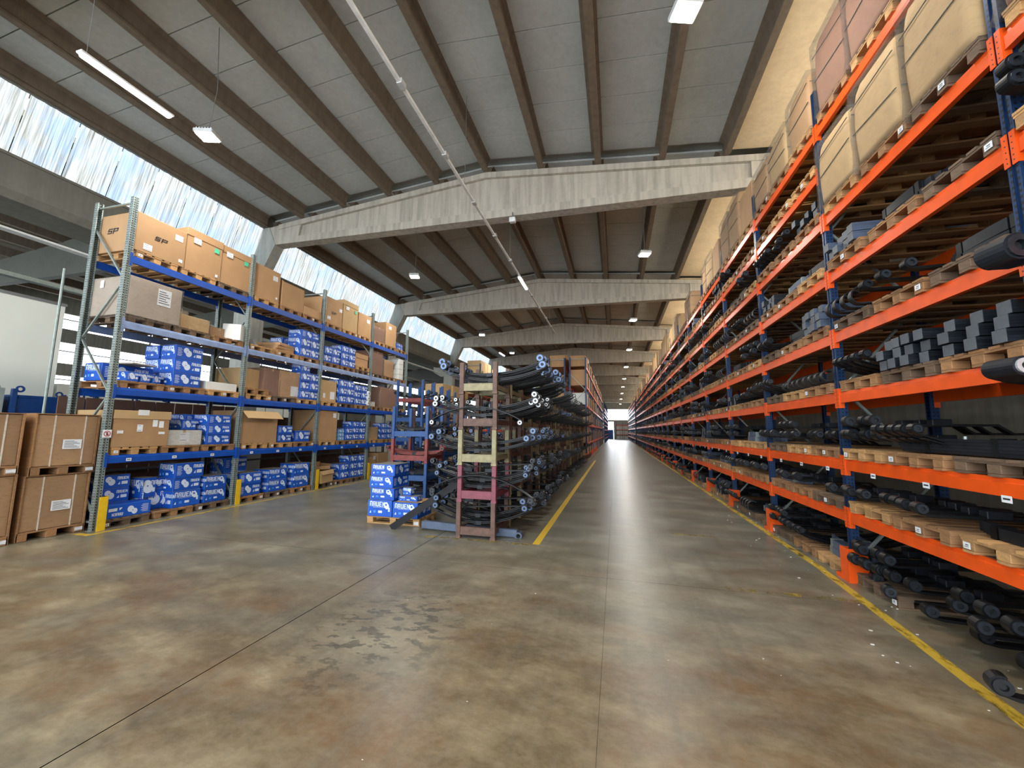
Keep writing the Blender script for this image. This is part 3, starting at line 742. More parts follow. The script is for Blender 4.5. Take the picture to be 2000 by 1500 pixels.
def rack(name, label, xf, dirn, ys, h, levels, post_mat, beam_mat, brace_mat, depth=1.1, guard=None, skip=(), group=None, back_near=99, parts=99, beam_mats={}, labels_on=()):
    r = thing(name, label, 'pallet rack', (xf, ys[0], 0), group=group)
    pmesh = post_mesh(h, post_mat); pts = brace_set(h, depth)
    bm_ = [G().bar(p, q, 0, brace_mat, flat=(0.035, 0.03)).mesh('brace') for p, q in pts]
    rz = 0 if dirn > 0 else PI
    far = G()
    for i, y in enumerate(ys):
        if i < parts:
            u = ob('upright', pmesh, r, (0, y-ys[0], 0), (0, 0, rz))
            ob('rear_post', pmesh, u, (depth, 0, 0), (0, 0, PI))
            for b in bm_: ob('brace', b, u)
            if guard: ob('foot_guard', guard, u)
        else:
            yy = y-ys[0]
            for xx in (0, dirn*(depth-0.09)): far.box(min(xx, xx+dirn*0.09), max(xx, xx+dirn*0.09), yy-0.05, yy+0.05, 0, h, post_mat)
            for p, q in pts: far.bar((p[0]*dirn, yy, p[2]), (q[0]*dirn, yy, q[2]), 0, brace_mat, flat=(0.035, 0.03))
    for i in range(len(ys)-1):
        L = ys[i+1]-ys[i]-0.10
        for li, z in enumerate(levels):
            if (i, li) in skip: continue
            bmt = beam_mats.get(li, beam_mat)
            key = (round(L, 3), bmt)
            if key not in BM: BM[key] = beam_mesh(L, bmt)
            y = ys[i]-ys[0]+0.05
            if i < parts:
                ob('beam', BM[key], r, (0, y, z) if dirn > 0 else (0, y+L, z), (0, 0, rz))
                if li in labels_on:
                    for q in range(3):
                        ob('shelf_label', SHL, r, (-0.013*dirn, y+0.35+q*0.85, z-0.02 if dirn < 0 else z-0.09), (0, 0, 0 if dirn > 0 else PI))
            else: far.box(min(0, dirn*0.05), max(0, dirn*0.05), y, y+L, z-0.075, z+0.075, bmt)
            xb = dirn*depth
            if i < back_near and i < parts: ob('beam', BM[key], r, (xb, y+L, z) if dirn > 0 else (xb, y, z), (0, 0, rz+PI))
            else: far.box(min(xb, xb-dirn*0.05), max(xb, xb-dirn*0.05), y, y+L, z-0.075, z+0.075, bmt)
    if far.v: ob('far_frames', far, r, kind='stuff')
    return r
BM = {}
SHL = G().box(-0.002, 0, -0.045, 0.045, -0.028, 0.028, 'paper').box(-0.003, -0.002, -0.03, 0.03, -0.006, 0.008, 'ink').mesh('shelf_label')
PITCH = 2.765
# right-hand orange rack
RL = [0.83, 1.52, 2.43, 3.27, 4.14, 5.0, 5.76, 6.42]
RY_ = [3.71+PITCH*i for i in range(-1, 22)]
og = G(); og.prism([(-0.07, -0.09), (-0.06, -0.09), (-0.06, 0.075), (0.10, 0.075), (0.10, 0.085), (-0.07, 0.085)], 'z', 0.0, 0.42, 'orange_paint')
og.box(-0.085, -0.071, -0.10, 0.09, 0.0, 0.43, 'orange_paint'); og.box(-0.07, 0.14, -0.105, -0.091, 0.0, 0.43, 'orange_paint'); og.box(-0.09, 0.2, 0.08, 0.22, 0.0, 0.05, 'orange_paint')
guard = og.mesh('foot_guard')
rack('pallet_rack', 'tall orange and navy pallet rack full of steel springs along the aisle', 3.0, 1, RY_, 7.1, RL, 'navy_post', 'orange_paint', 'galvanised_plain',
     guard=guard, skip=((1, 6), (0, 6)), back_near=5, parts=16, labels_on=(1,))
rack('pallet_rack', 'distant orange pallet rack continuing the spring rack toward the bright doorway', 2.95, 1, [64.6+PITCH*i for i in range(15)], 7.0, RL, 'navy_post', 'orange_paint', 'galvanised_plain', parts=0)
# left grey and blue rack
LL = [1.3, 2.62, 3.95, 5.3]
LY_ = [5.44+2.77*i for i in range(5)]
lr = rack('pallet_rack', 'grey galvanised pallet rack with blue beams holding cartons', -9.4, -1, LY_, 6.6, LL, 'galvanised_post', 'blue_paint', 'galvanised_plain', depth=1.12, beam_mats={2: 'pale_blue_beam'}, labels_on=(0,))
for i, y in enumerate(LY_[:4]):
    g = G(); g.prism([(0, -0.07), (0.012, -0.07), (0.012, 0.058), (-0.10, 0.058), (-0.10, 0.07), (0, 0.07)], 'z', 0, 0.62, 'yellow_paint')
    t = thing('post_guard', '%s yellow guard at the foot of the grey rack, counted from the stacked crates' % ORD[i], 'guard', (-9.30, y+0.03, 0.0), group='yellow post guards', mesh=g.mesh('post_guard'))
# no-parking style notice on the first post
g = G().box(0, 0.004, -0.07, 0.07, -0.075, 0.075, 'paper'); s_ = thing('warning_sign', 'small white notice with a red crossed circle on the first grey post', 'sign', (-9.394, 5.44, 1.79), mesh=g.mesh('warning_sign'))
ob('red_ring', G().ring((0.006, 0, 0), 'x', 0.055, 0.043, 0.002, 'red_ink', 20).box(0.005, 0.007, -0.045, 0.045, -0.006, 0.006, 'red_ink', T(0, 0, 0, 0, -0.8)), s_)
ob('symbol', G().box(0.005, 0.0058, -0.012, 0.012, -0.035, 0.03, 'ink'), s_)
# orange racks in the middle (cartons)
CL = [1.05, 2.4, 3.75, 5.12, 6.5]
CY = [28.45+PITCH*i for i in range(14)]
og2 = G().box(-0.08, 0.10, -0.10, 0.10, 0, 0.4, 'orange_paint').mesh('foot_guard')
rack('pallet_rack', 'tall orange and navy carton rack with its end beside the yellow line', -1.96, -1, CY, 7.2, CL, 'navy_post', 'orange_paint', 'galvanised_plain', depth=1.2, guard=og2, parts=6)
rack('pallet_rack', 'tall orange and navy carton rack standing back to back with the aisle one', -4.66, 1, CY, 7.2, CL, 'navy_post', 'orange_paint', 'galvanised_plain', depth=1.2, parts=3)
rack('pallet_rack', 'orange carton rack showing above the top springs of the brown frames', -9.9, -1, CY[:10], 7.0, [z-0.5 for z in CL[1:]]+[5.95], 'navy_post', 'orange_paint', 'galvanised_plain', depth=1.2, parts=3)
rack('pallet_rack', 'far orange rack past the carton rack, running on to the doorway', -1.75, -1, [68+PITCH*i for i in range(12)], 7.0, [z*0.9 for z in RL], 'navy_post', 'orange_paint', 'galvanised_plain', parts=0)
er = thing('pallet_rack', 'small rack standing across the far end of the aisle', 'pallet rack', (0.1, 103.5, 0))
for x in (0, 1.5, 3.0): ob('upright', G().box(x-0.05, x+0.05, 0, 0.1, 0, 4.3, 'navy_paint').box(x-0.05, x+0.05, 1.0, 1.1, 0, 4.3, 'navy_paint'), er)
for z in (1.2, 2.4, 3.5): ob('beam', G().box(0.05, 2.95, -0.02, 0.04, z-0.07, z+0.07, 'orange_paint'), er)
for i in range(3):
    for j in range(3):
        carton(0.55+j*1.0, 104.05, (0.0, 1.27, 2.47)[i], 0.85, 0.9, 0.8, 'carton on the far cross rack, %s shelf, %s from the doorway' % (['floor', 'middle', 'upper'][i], ORD[j]), 'white_carton', group='cartons at the far end')  # white colour stands in for the pale haze over the far end

# ================================================================== STEEL SPRINGS
def curl(cx, cz, r, a0, sweep, n=10):
    return [(cx+r*math.cos(a0+sweep*i/n), cz+r*math.sin(a0+sweep*i/n)) for i in range(n+1)]
def parab_path(L, c, r, n=16, ends=True, dz=0.0, seg=10):
    pts = []
    for i in range(n+1):
        x = -L/2+L*i/n; pts.append((x, c*(2*x/L)**2+dz))
    if ends:
        a = math.atan2(4*c/L, 1.0)
        # right end: tangent angle a, centre on the left-normal side
        cx, cz = pts[-1][0]-r*math.sin(a), pts[-1][1]+r*math.cos(a)
        R = curl(cx, cz, r, a-PI/2, 5.2, seg)[1:]
        Lf = [(-x, z) for x, z in R]
        pts = Lf[::-1]+pts+R
        return pts, (cx, cz)
    return pts, None
SP = {}
def spring_parab(L, c, n, eye='eye_steel', r=0.05, w=0.08, low=False, mat='black_steel'):
    key = ('p', L, c, n, eye, r, low, mat)
    if key in SP: return SP[key]
    pts, e = parab_path(L, c, r, 8 if low else 16, True, 0, 5 if low else 10)
    parts = []
    g = G().strip(pts, 0.016, -w/2, w/2, mat); 
    if low:
        for i in range(1, n): g.strip(parab_path(L-0.16*i, c*(1-0.12*i)**2, 0, 5, False, -0.024*i)[0], 0.016, -w/2, w/2, mat)
        SP[key] = (g.mesh('leaf_spring'), []); return SP[key]
    main = g.mesh('leaf_spring', False)
    for i in range(1, n):
        q = parab_path(L-0.14*i, c*((L-0.14*i)/L)**2, 0, 12, False, -0.026*i)[0]
        m_ = len(q); th = [0.011+0.013*(1-abs(2*j/(m_-1)-1)) for j in range(m_)]
        parts.append(('leaf', G().strip(q, th, -w/2, w/2, mat).mesh('leaf'), (0, 0, 0)))
    b = G().ring((0, 0, 0), 'y', r-0.008, r*0.42, w+0.012, eye, 14).cyl((0, 0, 0), 'y', r*0.42, w*0.9, 'rubber', 8).mesh('bushing')
    for s_ in (-1, 1): parts.append(('bushing', b, (s_*e[0], 0, e[1])))
    if n > 1: parts.append(('centre_clamp', G().box(-0.05, 0.05, -w/2-0.004, w/2+0.004, -0.026*n-0.004, 0.012, 'dark_grey_steel').mesh('centre_clamp'), (0, 0, 0)))
    SP[key] = (main, parts); return SP[key]
def spring_arm(L, r=0.055, w=0.09, kink=0.12, th=0.026, eye='eye_steel', low=False, mat='black_steel'):
    # eye at x=0 end, arm runs to +x
    key = ('a', L, r, w, kink, th, eye, low, mat)
    if key in SP: return SP[key]
    n = 5 if low else 12
    cc = curl(0, r+th/2, r, PI*0.35, PI*1.15, 5 if low else 12)
    body = [(L*t, 0.05*math.sin(PI*t*0.8)*kink*6 if False else 0.06*kink*8*(t*t-t)*-0.5) for t in [i/n for i in range(1, n+1)]]
    zb = body[-1][1]
    tail = [(L+0.10, zb+0.0), (L+0.22, zb-kink), (L+0.38, zb-kink)]
    pts = cc+[(x, z) for x, z in body]+tail
    mn = min(z for x, z in pts)-th/2
    pts = [(x, z-mn) for x, z in pts]
    g = G().strip(pts, th if low else [th*0.6]*len(cc)+[th]*(len(pts)-len(cc)), -w/2, w/2, mat)
    if low: SP[key] = (g.mesh('spring_arm'), []); return SP[key]
    main = g.mesh('spring_arm')
    parts = [('bushing', G().ring((0, 0, 0), 'y', r-0.006, r*0.45, w+0.03, eye, 14).cyl((0, 0, 0), 'y', r*0.45, w*0.8, 'rubber', 8).mesh('bushing'), (0, 0, r+th/2-mn)),
             ('clamp_block', G().cbox(L*0.62-0.09, L*0.62+0.09, -w/2-0.006, w/2+0.006, -mn-0.0, -mn+0.075, 'dark_grey_steel', 0.006).mesh('clamp_block'), (0, 0, 0))]
    SP[key] = (main, parts); return SP[key]
def spring_pack(L, n, w=0.09, th=0.02, step=0.12, mat='dark_grey_steel', low=False, bend=0.05):
    key = ('k', L, n, w, th, step, mat, low, bend)
    if key in SP: return SP[key]
    parts = []; g0 = None; gl = G()
    for i in range(n):
        l = L-step*i; m_ = 3 if low else 9
        q = [(-l/2+l*j/m_, bend*((-l/2+l*j/m_)*2/L)**2+(n-i)*th) for j in range(m_+1)]
        g = G().strip(q, th*0.94, -w/2, w/2, mat)
        if low: gl.strip(q, th*0.94, -w/2, w/2, mat)
        elif i == 0: main = g.mesh('leaf_pack')
        else: parts.append(('leaf', g.mesh('leaf'), (0, 0, 0)))
    if low: SP[key] = (gl.mesh('leaf_pack'), []); return SP[key]
    if step < 0.01: parts.append(('painted_end', G().box(-L/2-0.006, -L/2-0.001, -w/2, w/2, th*0.5, (n+0.5)*th, 'end_paint').mesh('painted_end'), (0, 0, 0)))
    if step > 0.01:
        c = G().box(-0.03, 0.03, -w/2-0.006, w/2+0.006, th*0.4, (n+0.6)*th+0.008, 'galvanised_plain' if mat == 'blue_grey_steel' else 'black_steel').mesh('clip')
        for x in (-L*0.22, L*0.22): parts.append(('clip', c, (x, 0, bend*0.19)))
        parts.append(('centre_bolt', G().cyl((0, 0, (n+0.5)*th+0.01), 'z', 0.014, 0.03, 'galvanised_plain', 6).mesh('centre_bolt'), (0, 0, 0)))
    SP[key] = (main, parts); return SP[key]
def spring_curl(L, R=0.11, w=0.1, th=0.014, low=False, mat='black_steel'):
    key = ('c', L, R, w, low)
    if key in SP: return SP[key]
    cc = curl(0, R+th/2, R, PI*0.30, PI*1.2, 7 if low else 16)
    pts = cc+[(0.15, 0.0), (L*0.5, 0.02), (L*0.8, 0.05), (L, 0.05)]
    g = G().strip(pts, th, -w/2, w/2, mat)
    if not low:
        SP[key] = (g.mesh('curled_leaf'), [('under_leaf', G().strip([(0.1, -0.014+0.028), (L*0.5, 0.034), (L*0.9, 0.062)], 0.012, -w/2, w/2, mat).mesh('under_leaf'), (0, 0, -0.028))])
    else: SP[key] = (g.mesh('curled_leaf'), [])
    return SP[key]
NAMES = {'p': 'leaf_spring', 'a': 'spring_arm', 'k': 'leaf_pack', 'c': 'curled_leaf'}
def put(spec, kind, x, y, z, rot, label, group, far=None):
    main, parts = spec
    if far is not None:
        M = T(x, y, z, rot[2], rot[0], rot[1]); b = len(far.v); far.v += [tuple(M @ v.co) for v in main.vertices]
        mi = [far.mi(m.name) for m in main.materials]
        for p in main.polygons: far.f.append(tuple(b+i for i in p.vertices)); far.m.append(mi[p.material_index])
        return None
    r = thing(NAMES[kind], label, 'leaf spring', (x, y, z), rot, group, mesh=main)
    for nm, me, l in parts: ob(nm, me, r, l)
    return r
MW = {}
def mirror_x(rot): return (rot[0], rot[1], rot[2]+PI)

# ---- right rack contents
SHELF = ['floor row']+['%s shelf' % o for o in ORD[:8]]
POSW = ['near', 'middle', 'far']
rnd = random.Random(11)
far_pal = G(); far_spr = G(); npal = 0
def slot_springs(kind, bx, y, z, free, where, k, far=None, out=0.0, R=rnd):
    """fill one pallet place; bx = front plane x, y = slot centre, z = pallet top"""
    low = far is not None; cnt = 0
    def lab(d):
        return '%s, %s' % (d, where)
    if kind == 'arms':
        n = R.choice((3, 4)); L = R.choice((0.9, 1.0)); sp_ = spring_arm(L, r=R.choice((0.05, 0.06)), kink=0.10, low=low, eye='eye_steel')
        rows = 1 if free < 0.42 or low else R.choice((1, 2))
        for q in range(rows):
            for i in range(n):
                o = out+R.uniform(-0.06, 0.05)
                put(sp_, 'a', bx-0.03-o, y-0.30+i*0.6/(n-1)+q*0.04, z+0.005+q*0.165, (0, -0.02*q, R.uniform(-0.06, 0.06)), lab('%s black spring arm%s' % (ORD[i], '' if rows == 1 else (' of the lower row' if q == 0 else ' of the upper row'))), 'black spring arms on the orange rack', far)
    elif kind == 'packs':
        n = R.choice((3, 4)); rows = min(R.choice((2, 3)), int(free/0.13)); rows = 3 if where.startswith('third shelf, first bay') else rows; mt = R.choice(('dark_grey_steel', 'black_steel', 'dark_grey_steel', 'black_steel', 'blue_grey_steel')); mt = 'dark_grey_steel' if where.startswith('third shelf, first bay') else mt
        sp_ = spring_pack(1.15, 4, w=0.12, th=0.026, step=0.0, mat=mt, low=low, bend=0.0)
        for q in range(rows):
            for i in range(n):
                put(sp_, 'k', bx+0.60+R.uniform(-0.08, 0.02), y-0.28+i*0.56/(n-1), z-0.01+q*0.113, (0, 0, R.uniform(-0.02, 0.02)), lab('%s square-ended %s pack, %s layer' % (ORD[i], 'blue-grey' if mt == 'blue_grey_steel' else 'dark', ['lower', 'middle', 'upper'][q])), 'square-ended packs on the orange rack', far)
    elif kind == 'side':     # stepped packs lying on their side across the front
        n = 2; mt = R.choice(('blue_grey_steel', 'dark_grey_steel', 'dark_grey_steel'))
        sp_ = spring_pack(1.25, 6, w=0.10, th=0.022, step=0.16, mat=mt, low=low, bend=0.06)
        for i in range(n):
            for q in range(1 if free < 0.35 else 2):
                put(sp_, 'k', bx+0.12+i*0.33, y+R.uniform(-0.05, 0.05), z+0.055+q*0.105, (PI/2, 0, PI/2+0.0+R.uniform(-0.05, 0.05)), lab('stepped %s pack on its side, %s row, %s' % ('blue-grey' if mt == 'blue_grey_steel' else 'dark', ['front', 'back'][i], ['lower', 'upper'][q])), 'stepped packs on the orange rack', far)
    elif kind == 'parab':
        n = R.choice((3, 4, 5)); sp_ = spring_parab(1.5, 0.16, 2, low=low, r=0.045, eye='eye_steel')
        for i in range(n):
            put(sp_, 'p', bx+0.66-out, y-0.3+i*0.6/(n-1), z+0.045+R.uniform(0, 0.01), (0, 0, R.uniform(-0.03, 0.03)), lab('%s curved two-leaf spring' % ORD[i]), 'curved springs on the orange rack', far)
    elif kind == 'curl':
        n = 4; Rr = 0.075 if free < 0.5 else 0.11; sp_ = spring_curl(1.15, R=Rr, low=low)
        for i in range(n):
            put(sp_, 'c', bx+0.05-out*0.5, y-0.3+i*0.19, z+0.03, (0, 0, -0.12+R.uniform(-0.03, 0.03)), lab('%s black leaf with a large rolled end' % ORD[i]), 'rolled-end leaves on the orange rack', far)
choices = ['arms', 'arms', 'packs', 'side', 'parab', 'curl', 'arms', 'parab']
# the near bays follow the photograph: (bay, level, slot) -> kind
plan = {
 (1, 0, 0): 'none', (1, 0, 1): 'none', (1, 0, 2): 'arms',
 (1, 1, 0): 'side', (1, 1, 1): 'arms', (1, 1, 2): 'arms', (1, 2, 0): 'none', (1, 2, 1): 'parab', (1, 2, 2): 'arms',
 (1, 3, 0): 'packs', (1, 3, 1): 'packs', (1, 3, 2): 'parab', (1, 4, 0): 'side', (1, 4, 1): 'arms', (1, 4, 2): 'curl',
 (1, 5, 0): 'none', (1, 5, 1): 'side', (1, 5, 2): 'packs', (1, 6, 0): 'none', (1, 6, 1): 'none', (1, 6, 2): 'none',
 (2, 5, 0): 'side', (2, 5, 1): 'side', (2, 4, 0): 'packs', (2, 4, 1): 'side', (2, 3, 0): 'curl', (2, 3, 1): 'curl', (2, 3, 2): 'parab', (2, 2, 0): 'arms', (2, 2, 1): 'arms',
 (2, 1, 0): 'side', (2, 1, 1): 'arms', (2, 0, 0): 'side', (2, 6, 0): 'packs', (2, 6, 1): 'arms', (0, 5, 2): 'arms', (0, 4, 2): 'packs', (0, 3, 2): 'arms',
}
nthing = 0
for b in range(22):
    yb = RY_[b]
    for li in range(9):
        if b <= 1 and li == 7: continue
        zb = 0.0 if li == 0 else RL[li-1]+0.075
        for s_ in range(3):
            y = yb+0.49+s_*0.893
            if li == 0 and (b < 1 or (b == 1 and s_ < 2)): continue
            top = zb+0.144
            wm = wm_pick()
            bay = 'edge bay' if b == 0 else '%s bay' % ORD[b-1]
            where = '%s, %s, %s pallet' % (SHELF[li], bay, POSW[s_])
            px = 3.0+0.56
            rec = rnd.uniform(0.0, 0.04)
            ok = (b < 9)
            if ok:
                pallet(px+rec, y, zb, wm if not (b == 2 and li == 3 and s_ == 2) else wm, '%s wooden pallet on the %s, %s, %s place' % ({'wood_new': 'pale', 'wood_mid': 'tan', 'wood_old': 'grey'}[wm], SHELF[li], bay, POSW[s_]), b < 4, 'wooden pallets of the orange rack', sticker=1 if rnd.random() < 0.45 and b < 6 else 0)
            else: pal_into(far_pal, px+rec, y, zb, wm)
            nxt = 9.0 if li == 8 else RL[li]-0.075
            if b <= 1 and li == 6: nxt = RL[7]-0.075
            free = nxt-top-0.05
            if li >= 8 or (b <= 1 and li == 6) or (b in (2, 3, 4) and li == 7 and rnd.random() < 0.15):
                continue
            kind = plan.get((b, li, s_), rnd.choice(choices+['none'] if li >= 2 else choices))
            if li == 7: kind = rnd.choice(('none', 'packs', 'none', 'none', 'arms', 'none'))
            if kind is None or kind == 'none': continue
            out = rnd.uniform(-0.05, 0.16)
            slot_springs(kind, 2.98, y, top, free, where, b, None if b < 7 else far_spr, out)
pr = thing('far_pallets', 'distant wooden pallets on the orange rack seen as one row', 'pallets', mesh=far_pal.mesh('far_pallets')); pr['kind'] = 'stuff'
# the far second run
g = G(); fc2 = G()
for b in range(14):
    for li in range(9):
        z = 0.0 if li == 0 else RL[li-1]+0.075
        y = 64.6+PITCH*b+0.12
        g.box(2.95, 4.1, y, y+2.5, z, z+0.13, 'wood_mid')
        for q in range(3): 
            hh = rnd.uniform(0.2, 0.45)
            if li == 8: fc2.box(3.05, 4.05, y+q*0.86, y+0.8+q*0.86, z+0.13, z+0.13+rnd.uniform(0.6, 1.1), 'cardboard')
            else: far_spr.box(2.98+rnd.uniform(-0.05, 0.1), 4.0, y+q*0.86, y+q*0.86+0.7, z+0.13, z+0.13+hh, 'black_steel')
pr2 = thing('far_pallets', 'row of wooden pallets in the farthest orange rack by the doorway', 'pallets', mesh=g.mesh('far_pallets')); pr2['kind'] = 'stuff'
pc = thing('far_cartons', 'row of tiny cartons on top of the farthest orange rack', 'cartons', mesh=fc2.mesh('far_cartons')); pc['kind'] = 'stuff'
ps = thing('far_springs', 'mass of distant black springs filling the orange rack', 'springs', mesh=far_spr.mesh('far_springs')); ps['kind'] = 'stuff'

# ---- big wrapped cartons on the top of the right rack
for s_ in range(3):
    y = RY_[1]+0.49+s_*0.893
    carton(3.52, y, RL[5]+0.075+0.15, 1.12, 0.82, [1.08, 1.0, 0.9][s_], '%s film-wrapped pale carton under the top shelf of the first bay' % POSW[s_], 'cardboard_pale', wrap='soft', seed=s_, tape=False, rz=0.015*(s_-1))
    carton(3.54, RY_[0]+0.49+s_*0.893, RL[5]+0.225, 1.1, 0.82, 1.0, '%s wrapped carton under the top shelf beside the viewpoint' % POSW[s_], 'cardboard_brown', wrap='soft', seed=9+s_, tape=False)
kinds = {}
for b in range(0, 22):
    for s_ in range(3):
        y = RY_[b]+0.49+s_*0.893; z = RL[7]+0.075+0.146
        R2 = random.Random(b*31+s_*7+3)
        h = R2.uniform(0.75, 1.2); wrap = b < 9 and (b <= 3 or R2.random() < 0.4); mt = R2.choice(('cardboard', 'cardboard', 'cardboard_pale'))
        if b == 1: h = [1.25, 1.2, 1.15][s_]; mt = ['cardboard', 'cardboard_brown', 'cardboard_brown'][s_]
        if b > 4 and R2.random() < 0.12: continue
        bay = 'edge bay' if b == 0 else '%s bay' % ORD[b-1]
        sp = ()
        if (b, s_) in ((4, 0), (3, 0)): sp = (('-y', -0.1, 0.45, 0.16),); wrap = False; h = 0.9; mt = 'cardboard'
        carton(3.55, y, z, R2.uniform(1.0, 1.14), R2.uniform(0.76, 0.84), h, '%s carton %s the top orange shelf, %s, %s place' % ({'cardboard': 'brown', 'cardboard_pale': 'pale', 'cardboard_brown': 'dark brown'}[mt], 'wrapped in film on' if wrap else 'standing on', bay, POSW[s_]), mt, wrap='soft' if wrap else False, tape=not wrap, seed=b*3+s_, sp=sp, group='cartons topping the orange rack', rz=R2.uniform(-0.03, 0.03))

# ---- floor in front of the right rack: loose springs
Rf = random.Random(5)
n = 0
for i in range(11):
    y = 3.75+i*0.24; x = 3.02+Rf.uniform(-0.06, 0.12)
    z = 0.165 if i % 2 else 0.005
    if i in (): continue
    put(spring_arm(1.0, r=0.058, kink=0.08), 'a', x, y, z+(0.0 if not i % 2 else 0.0), (0, 0, Rf.uniform(-0.25, 0.1)), '%s loose black spring arm lying on the floor beneath the lowest near beam' % ORD[i], 'loose springs on the floor')
for i in range(4):
    put(spring_arm(1.0, r=0.055, kink=0.08), 'a', 2.93+0.05*i, 3.85+i*0.32, 0.30, (0, 0, -0.15+0.08*i), '%s black spring arm lying across the loose ones by the floor line' % ORD[i], 'loose springs on the floor')
put(spring_arm(0.9, r=0.06, kink=0.1), 'a', 2.60, 3.82, 0.0, (0, 0, -0.28), 'single black spring arm lying on the yellow line nearest the viewpoint', 'loose springs on the floor')
put(spring_arm(1.15, r=0.085, w=0.2, kink=0.1, th=0.03, eye='eye_steel', mat='dark_grey_steel'), 'a', 2.70, 3.44, 3.00, (0, -0.22, 0.12), 'grey spring arm with a wide tube eye jutting into the aisle, upper one', 'jutting spring arms')
put(spring_arm(1.15, r=0.06, w=0.22, kink=0.1, th=0.03, eye='bushing_white', mat='dark_grey_steel'), 'a', 2.68, 3.58, 2.22, (0, 0.12, 0.08), 'grey spring arm with white-ringed eye jutting into the aisle, lower one', 'jutting spring arms')
put(spring_pack(1.7, 5, w=0.12, th=0.028, step=0.05, mat='dark_grey_steel', bend=0.0), 'k', 3.10, 4.60, 1.74, (0, 0, PI/2), 'long blue-grey leaf pack lying along the second orange shelf front', 'long packs along the shelf')
g = G()
for i in range(60): 
    x, y = Rf.uniform(2.2, 3.1), Rf.uniform(3.0, 12.0); s2 = Rf.uniform(0.004, 0.014)
    g.box(x, x+s2*2, y, y+s2, 0.0, s2*0.5, 'debris', None)
for i in range(12):
    x, y = Rf.uniform(-2.5, 2.0), Rf.uniform(2.0, 7.0); s2 = Rf.uniform(0.004, 0.008); g.box(x, x+s2*2, y, y+s2, 0.0, s2*0.5, 'debris')
o = thing('floor_debris', 'tiny pale scraps scattered on the floor by the orange rack', 'debris', mesh=g.mesh('floor_debris')); o['kind'] = 'stuff'

# ---- cartons in the middle racks
fcart = G()
for b in range(13):
    for li in range(6):
        for s_ in range(3):
            R2 = random.Random(b*97+li*13+s_)
            z = 0.0 if li == 0 else CL[li-1]+0.075
            h = 0.88 if li == 0 else R2.uniform(0.75, 1.15)
            if li == 5: h = R2.uniform(0.7, 1.05)
            if R2.random() < 0.08 and b: continue
            y = CY[b]+0.5+s_*0.89
            mt = R2.choice(('cardboard_pale', 'cardboard', 'cardboard', 'white_carton' if R2.random() < 0.4 else 'cardboard'))
            if b > 4: fcart.box(-3.11, -2.01, y-0.4, y+0.4, z+0.002, z+h, mt); continue
            carton(-2.56, y, z+0.002, 1.1, 0.8, h, 'carton on %s of the aisle carton rack, %s bay, %s place' % (['the floor']+['shelf '+q for q in ('one', 'two', 'three', 'four', 'five')][0:0] and '' or (['the floor', 'the lowest shelf', 'the second shelf', 'the third shelf', 'the fourth shelf', 'the top shelf'][li]), ORD[b], POSW[s_]), mt, group='cartons of the aisle carton rack', tape=b < 3)
pc = thing('far_cartons', 'far cartons receding in the carton rack along the aisle', 'cartons', mesh=fcart.mesh('far_cartons')); pc['kind'] = 'stuff'
for b in range(3):
    for li in range(6):
        for s_ in range(3 if li == 5 else 1):
            R2 = random.Random(b*7+li*3+s_+500); z = 0.0 if li == 0 else CL[li-1]+0.075
            carton(-4.05, CY[b]+0.5+s_*0.89, z+0.002, 1.1, 0.8, R2.uniform(0.8, 1.1), 'carton on %s of the back carton rack, %s bay, %s place' % (['the floor', 'the lowest shelf', 'the second shelf', 'the third shelf', 'the fourth shelf', 'the top shelf'][li], ORD[b], POSW[s_]), 'cardboard' if li != 4 else 'cardboard_brown', wrap=(li == 4), group='cartons of the back carton rack', tape=False)
for b in range(7):
    for s_ in range(3):
        for li, z in enumerate((6.03, 4.71)):
            R2 = random.Random(b*7+li*3+s_+900)
            carton(-10.5, CY[b]+0.5+s_*0.89, z, 1.1, 0.82, 1.25 if b < 1 and li == 0 else R2.uniform(0.7, 1.1), 'carton on the %s shelf of the rack behind the springs, %s bay, %s place' % (['top', 'lower'][li], ORD[b], POSW[s_]), R2.choice(('cardboard', 'cardboard_pale', 'cardboard_pale')), group='cartons of the rack behind the springs')

# ================================================================== LEFT RACK LOADS
LP = [0.0]+[z+0.075 for z in LL]     # shelf tops
def ly(b, s_): return LY_[b]+0.52+s_*0.885
LSH = ['floor', 'lowest blue shelf', 'second blue shelf', 'third blue shelf', 'top blue shelf']
BAYN = ['bay one', 'bay two', 'bay three', 'bay four']
for b in range(4):
    for li in range(5):
        for s_ in range(3):
            wm = wm_pick() if li else ('wood_mid' if (b+s_) % 2 else 'wood_old')
            if li in (1, 4) and s_ == 0: wm = 'wood_new'
            pallet(-10.02, ly(b, s_), LP[li], wm, '%s wooden pallet on the %s of the grey rack, %s, %s place' % ({'wood_new': 'pale', 'wood_mid': 'tan', 'wood_old': 'grey'}[wm], LSH[li], BAYN[b], POSW[s_]), b < 2, 'wooden pallets of the grey rack', sticker=-1 if rnd.random() < 0.55 else 0)
PT = 0.146
def LC(b, s_, li, w, d, h, label, dx=0.0, dy=0.0, dz=0.0, **k):
    return carton(-10.02+dx, ly(b, s_)+dy, LP[li]+PT+dz, w, d, h, label, **k)
wl = ('+x', 0.25, 0.62, 0.16, 0.14, 'paper', 3)
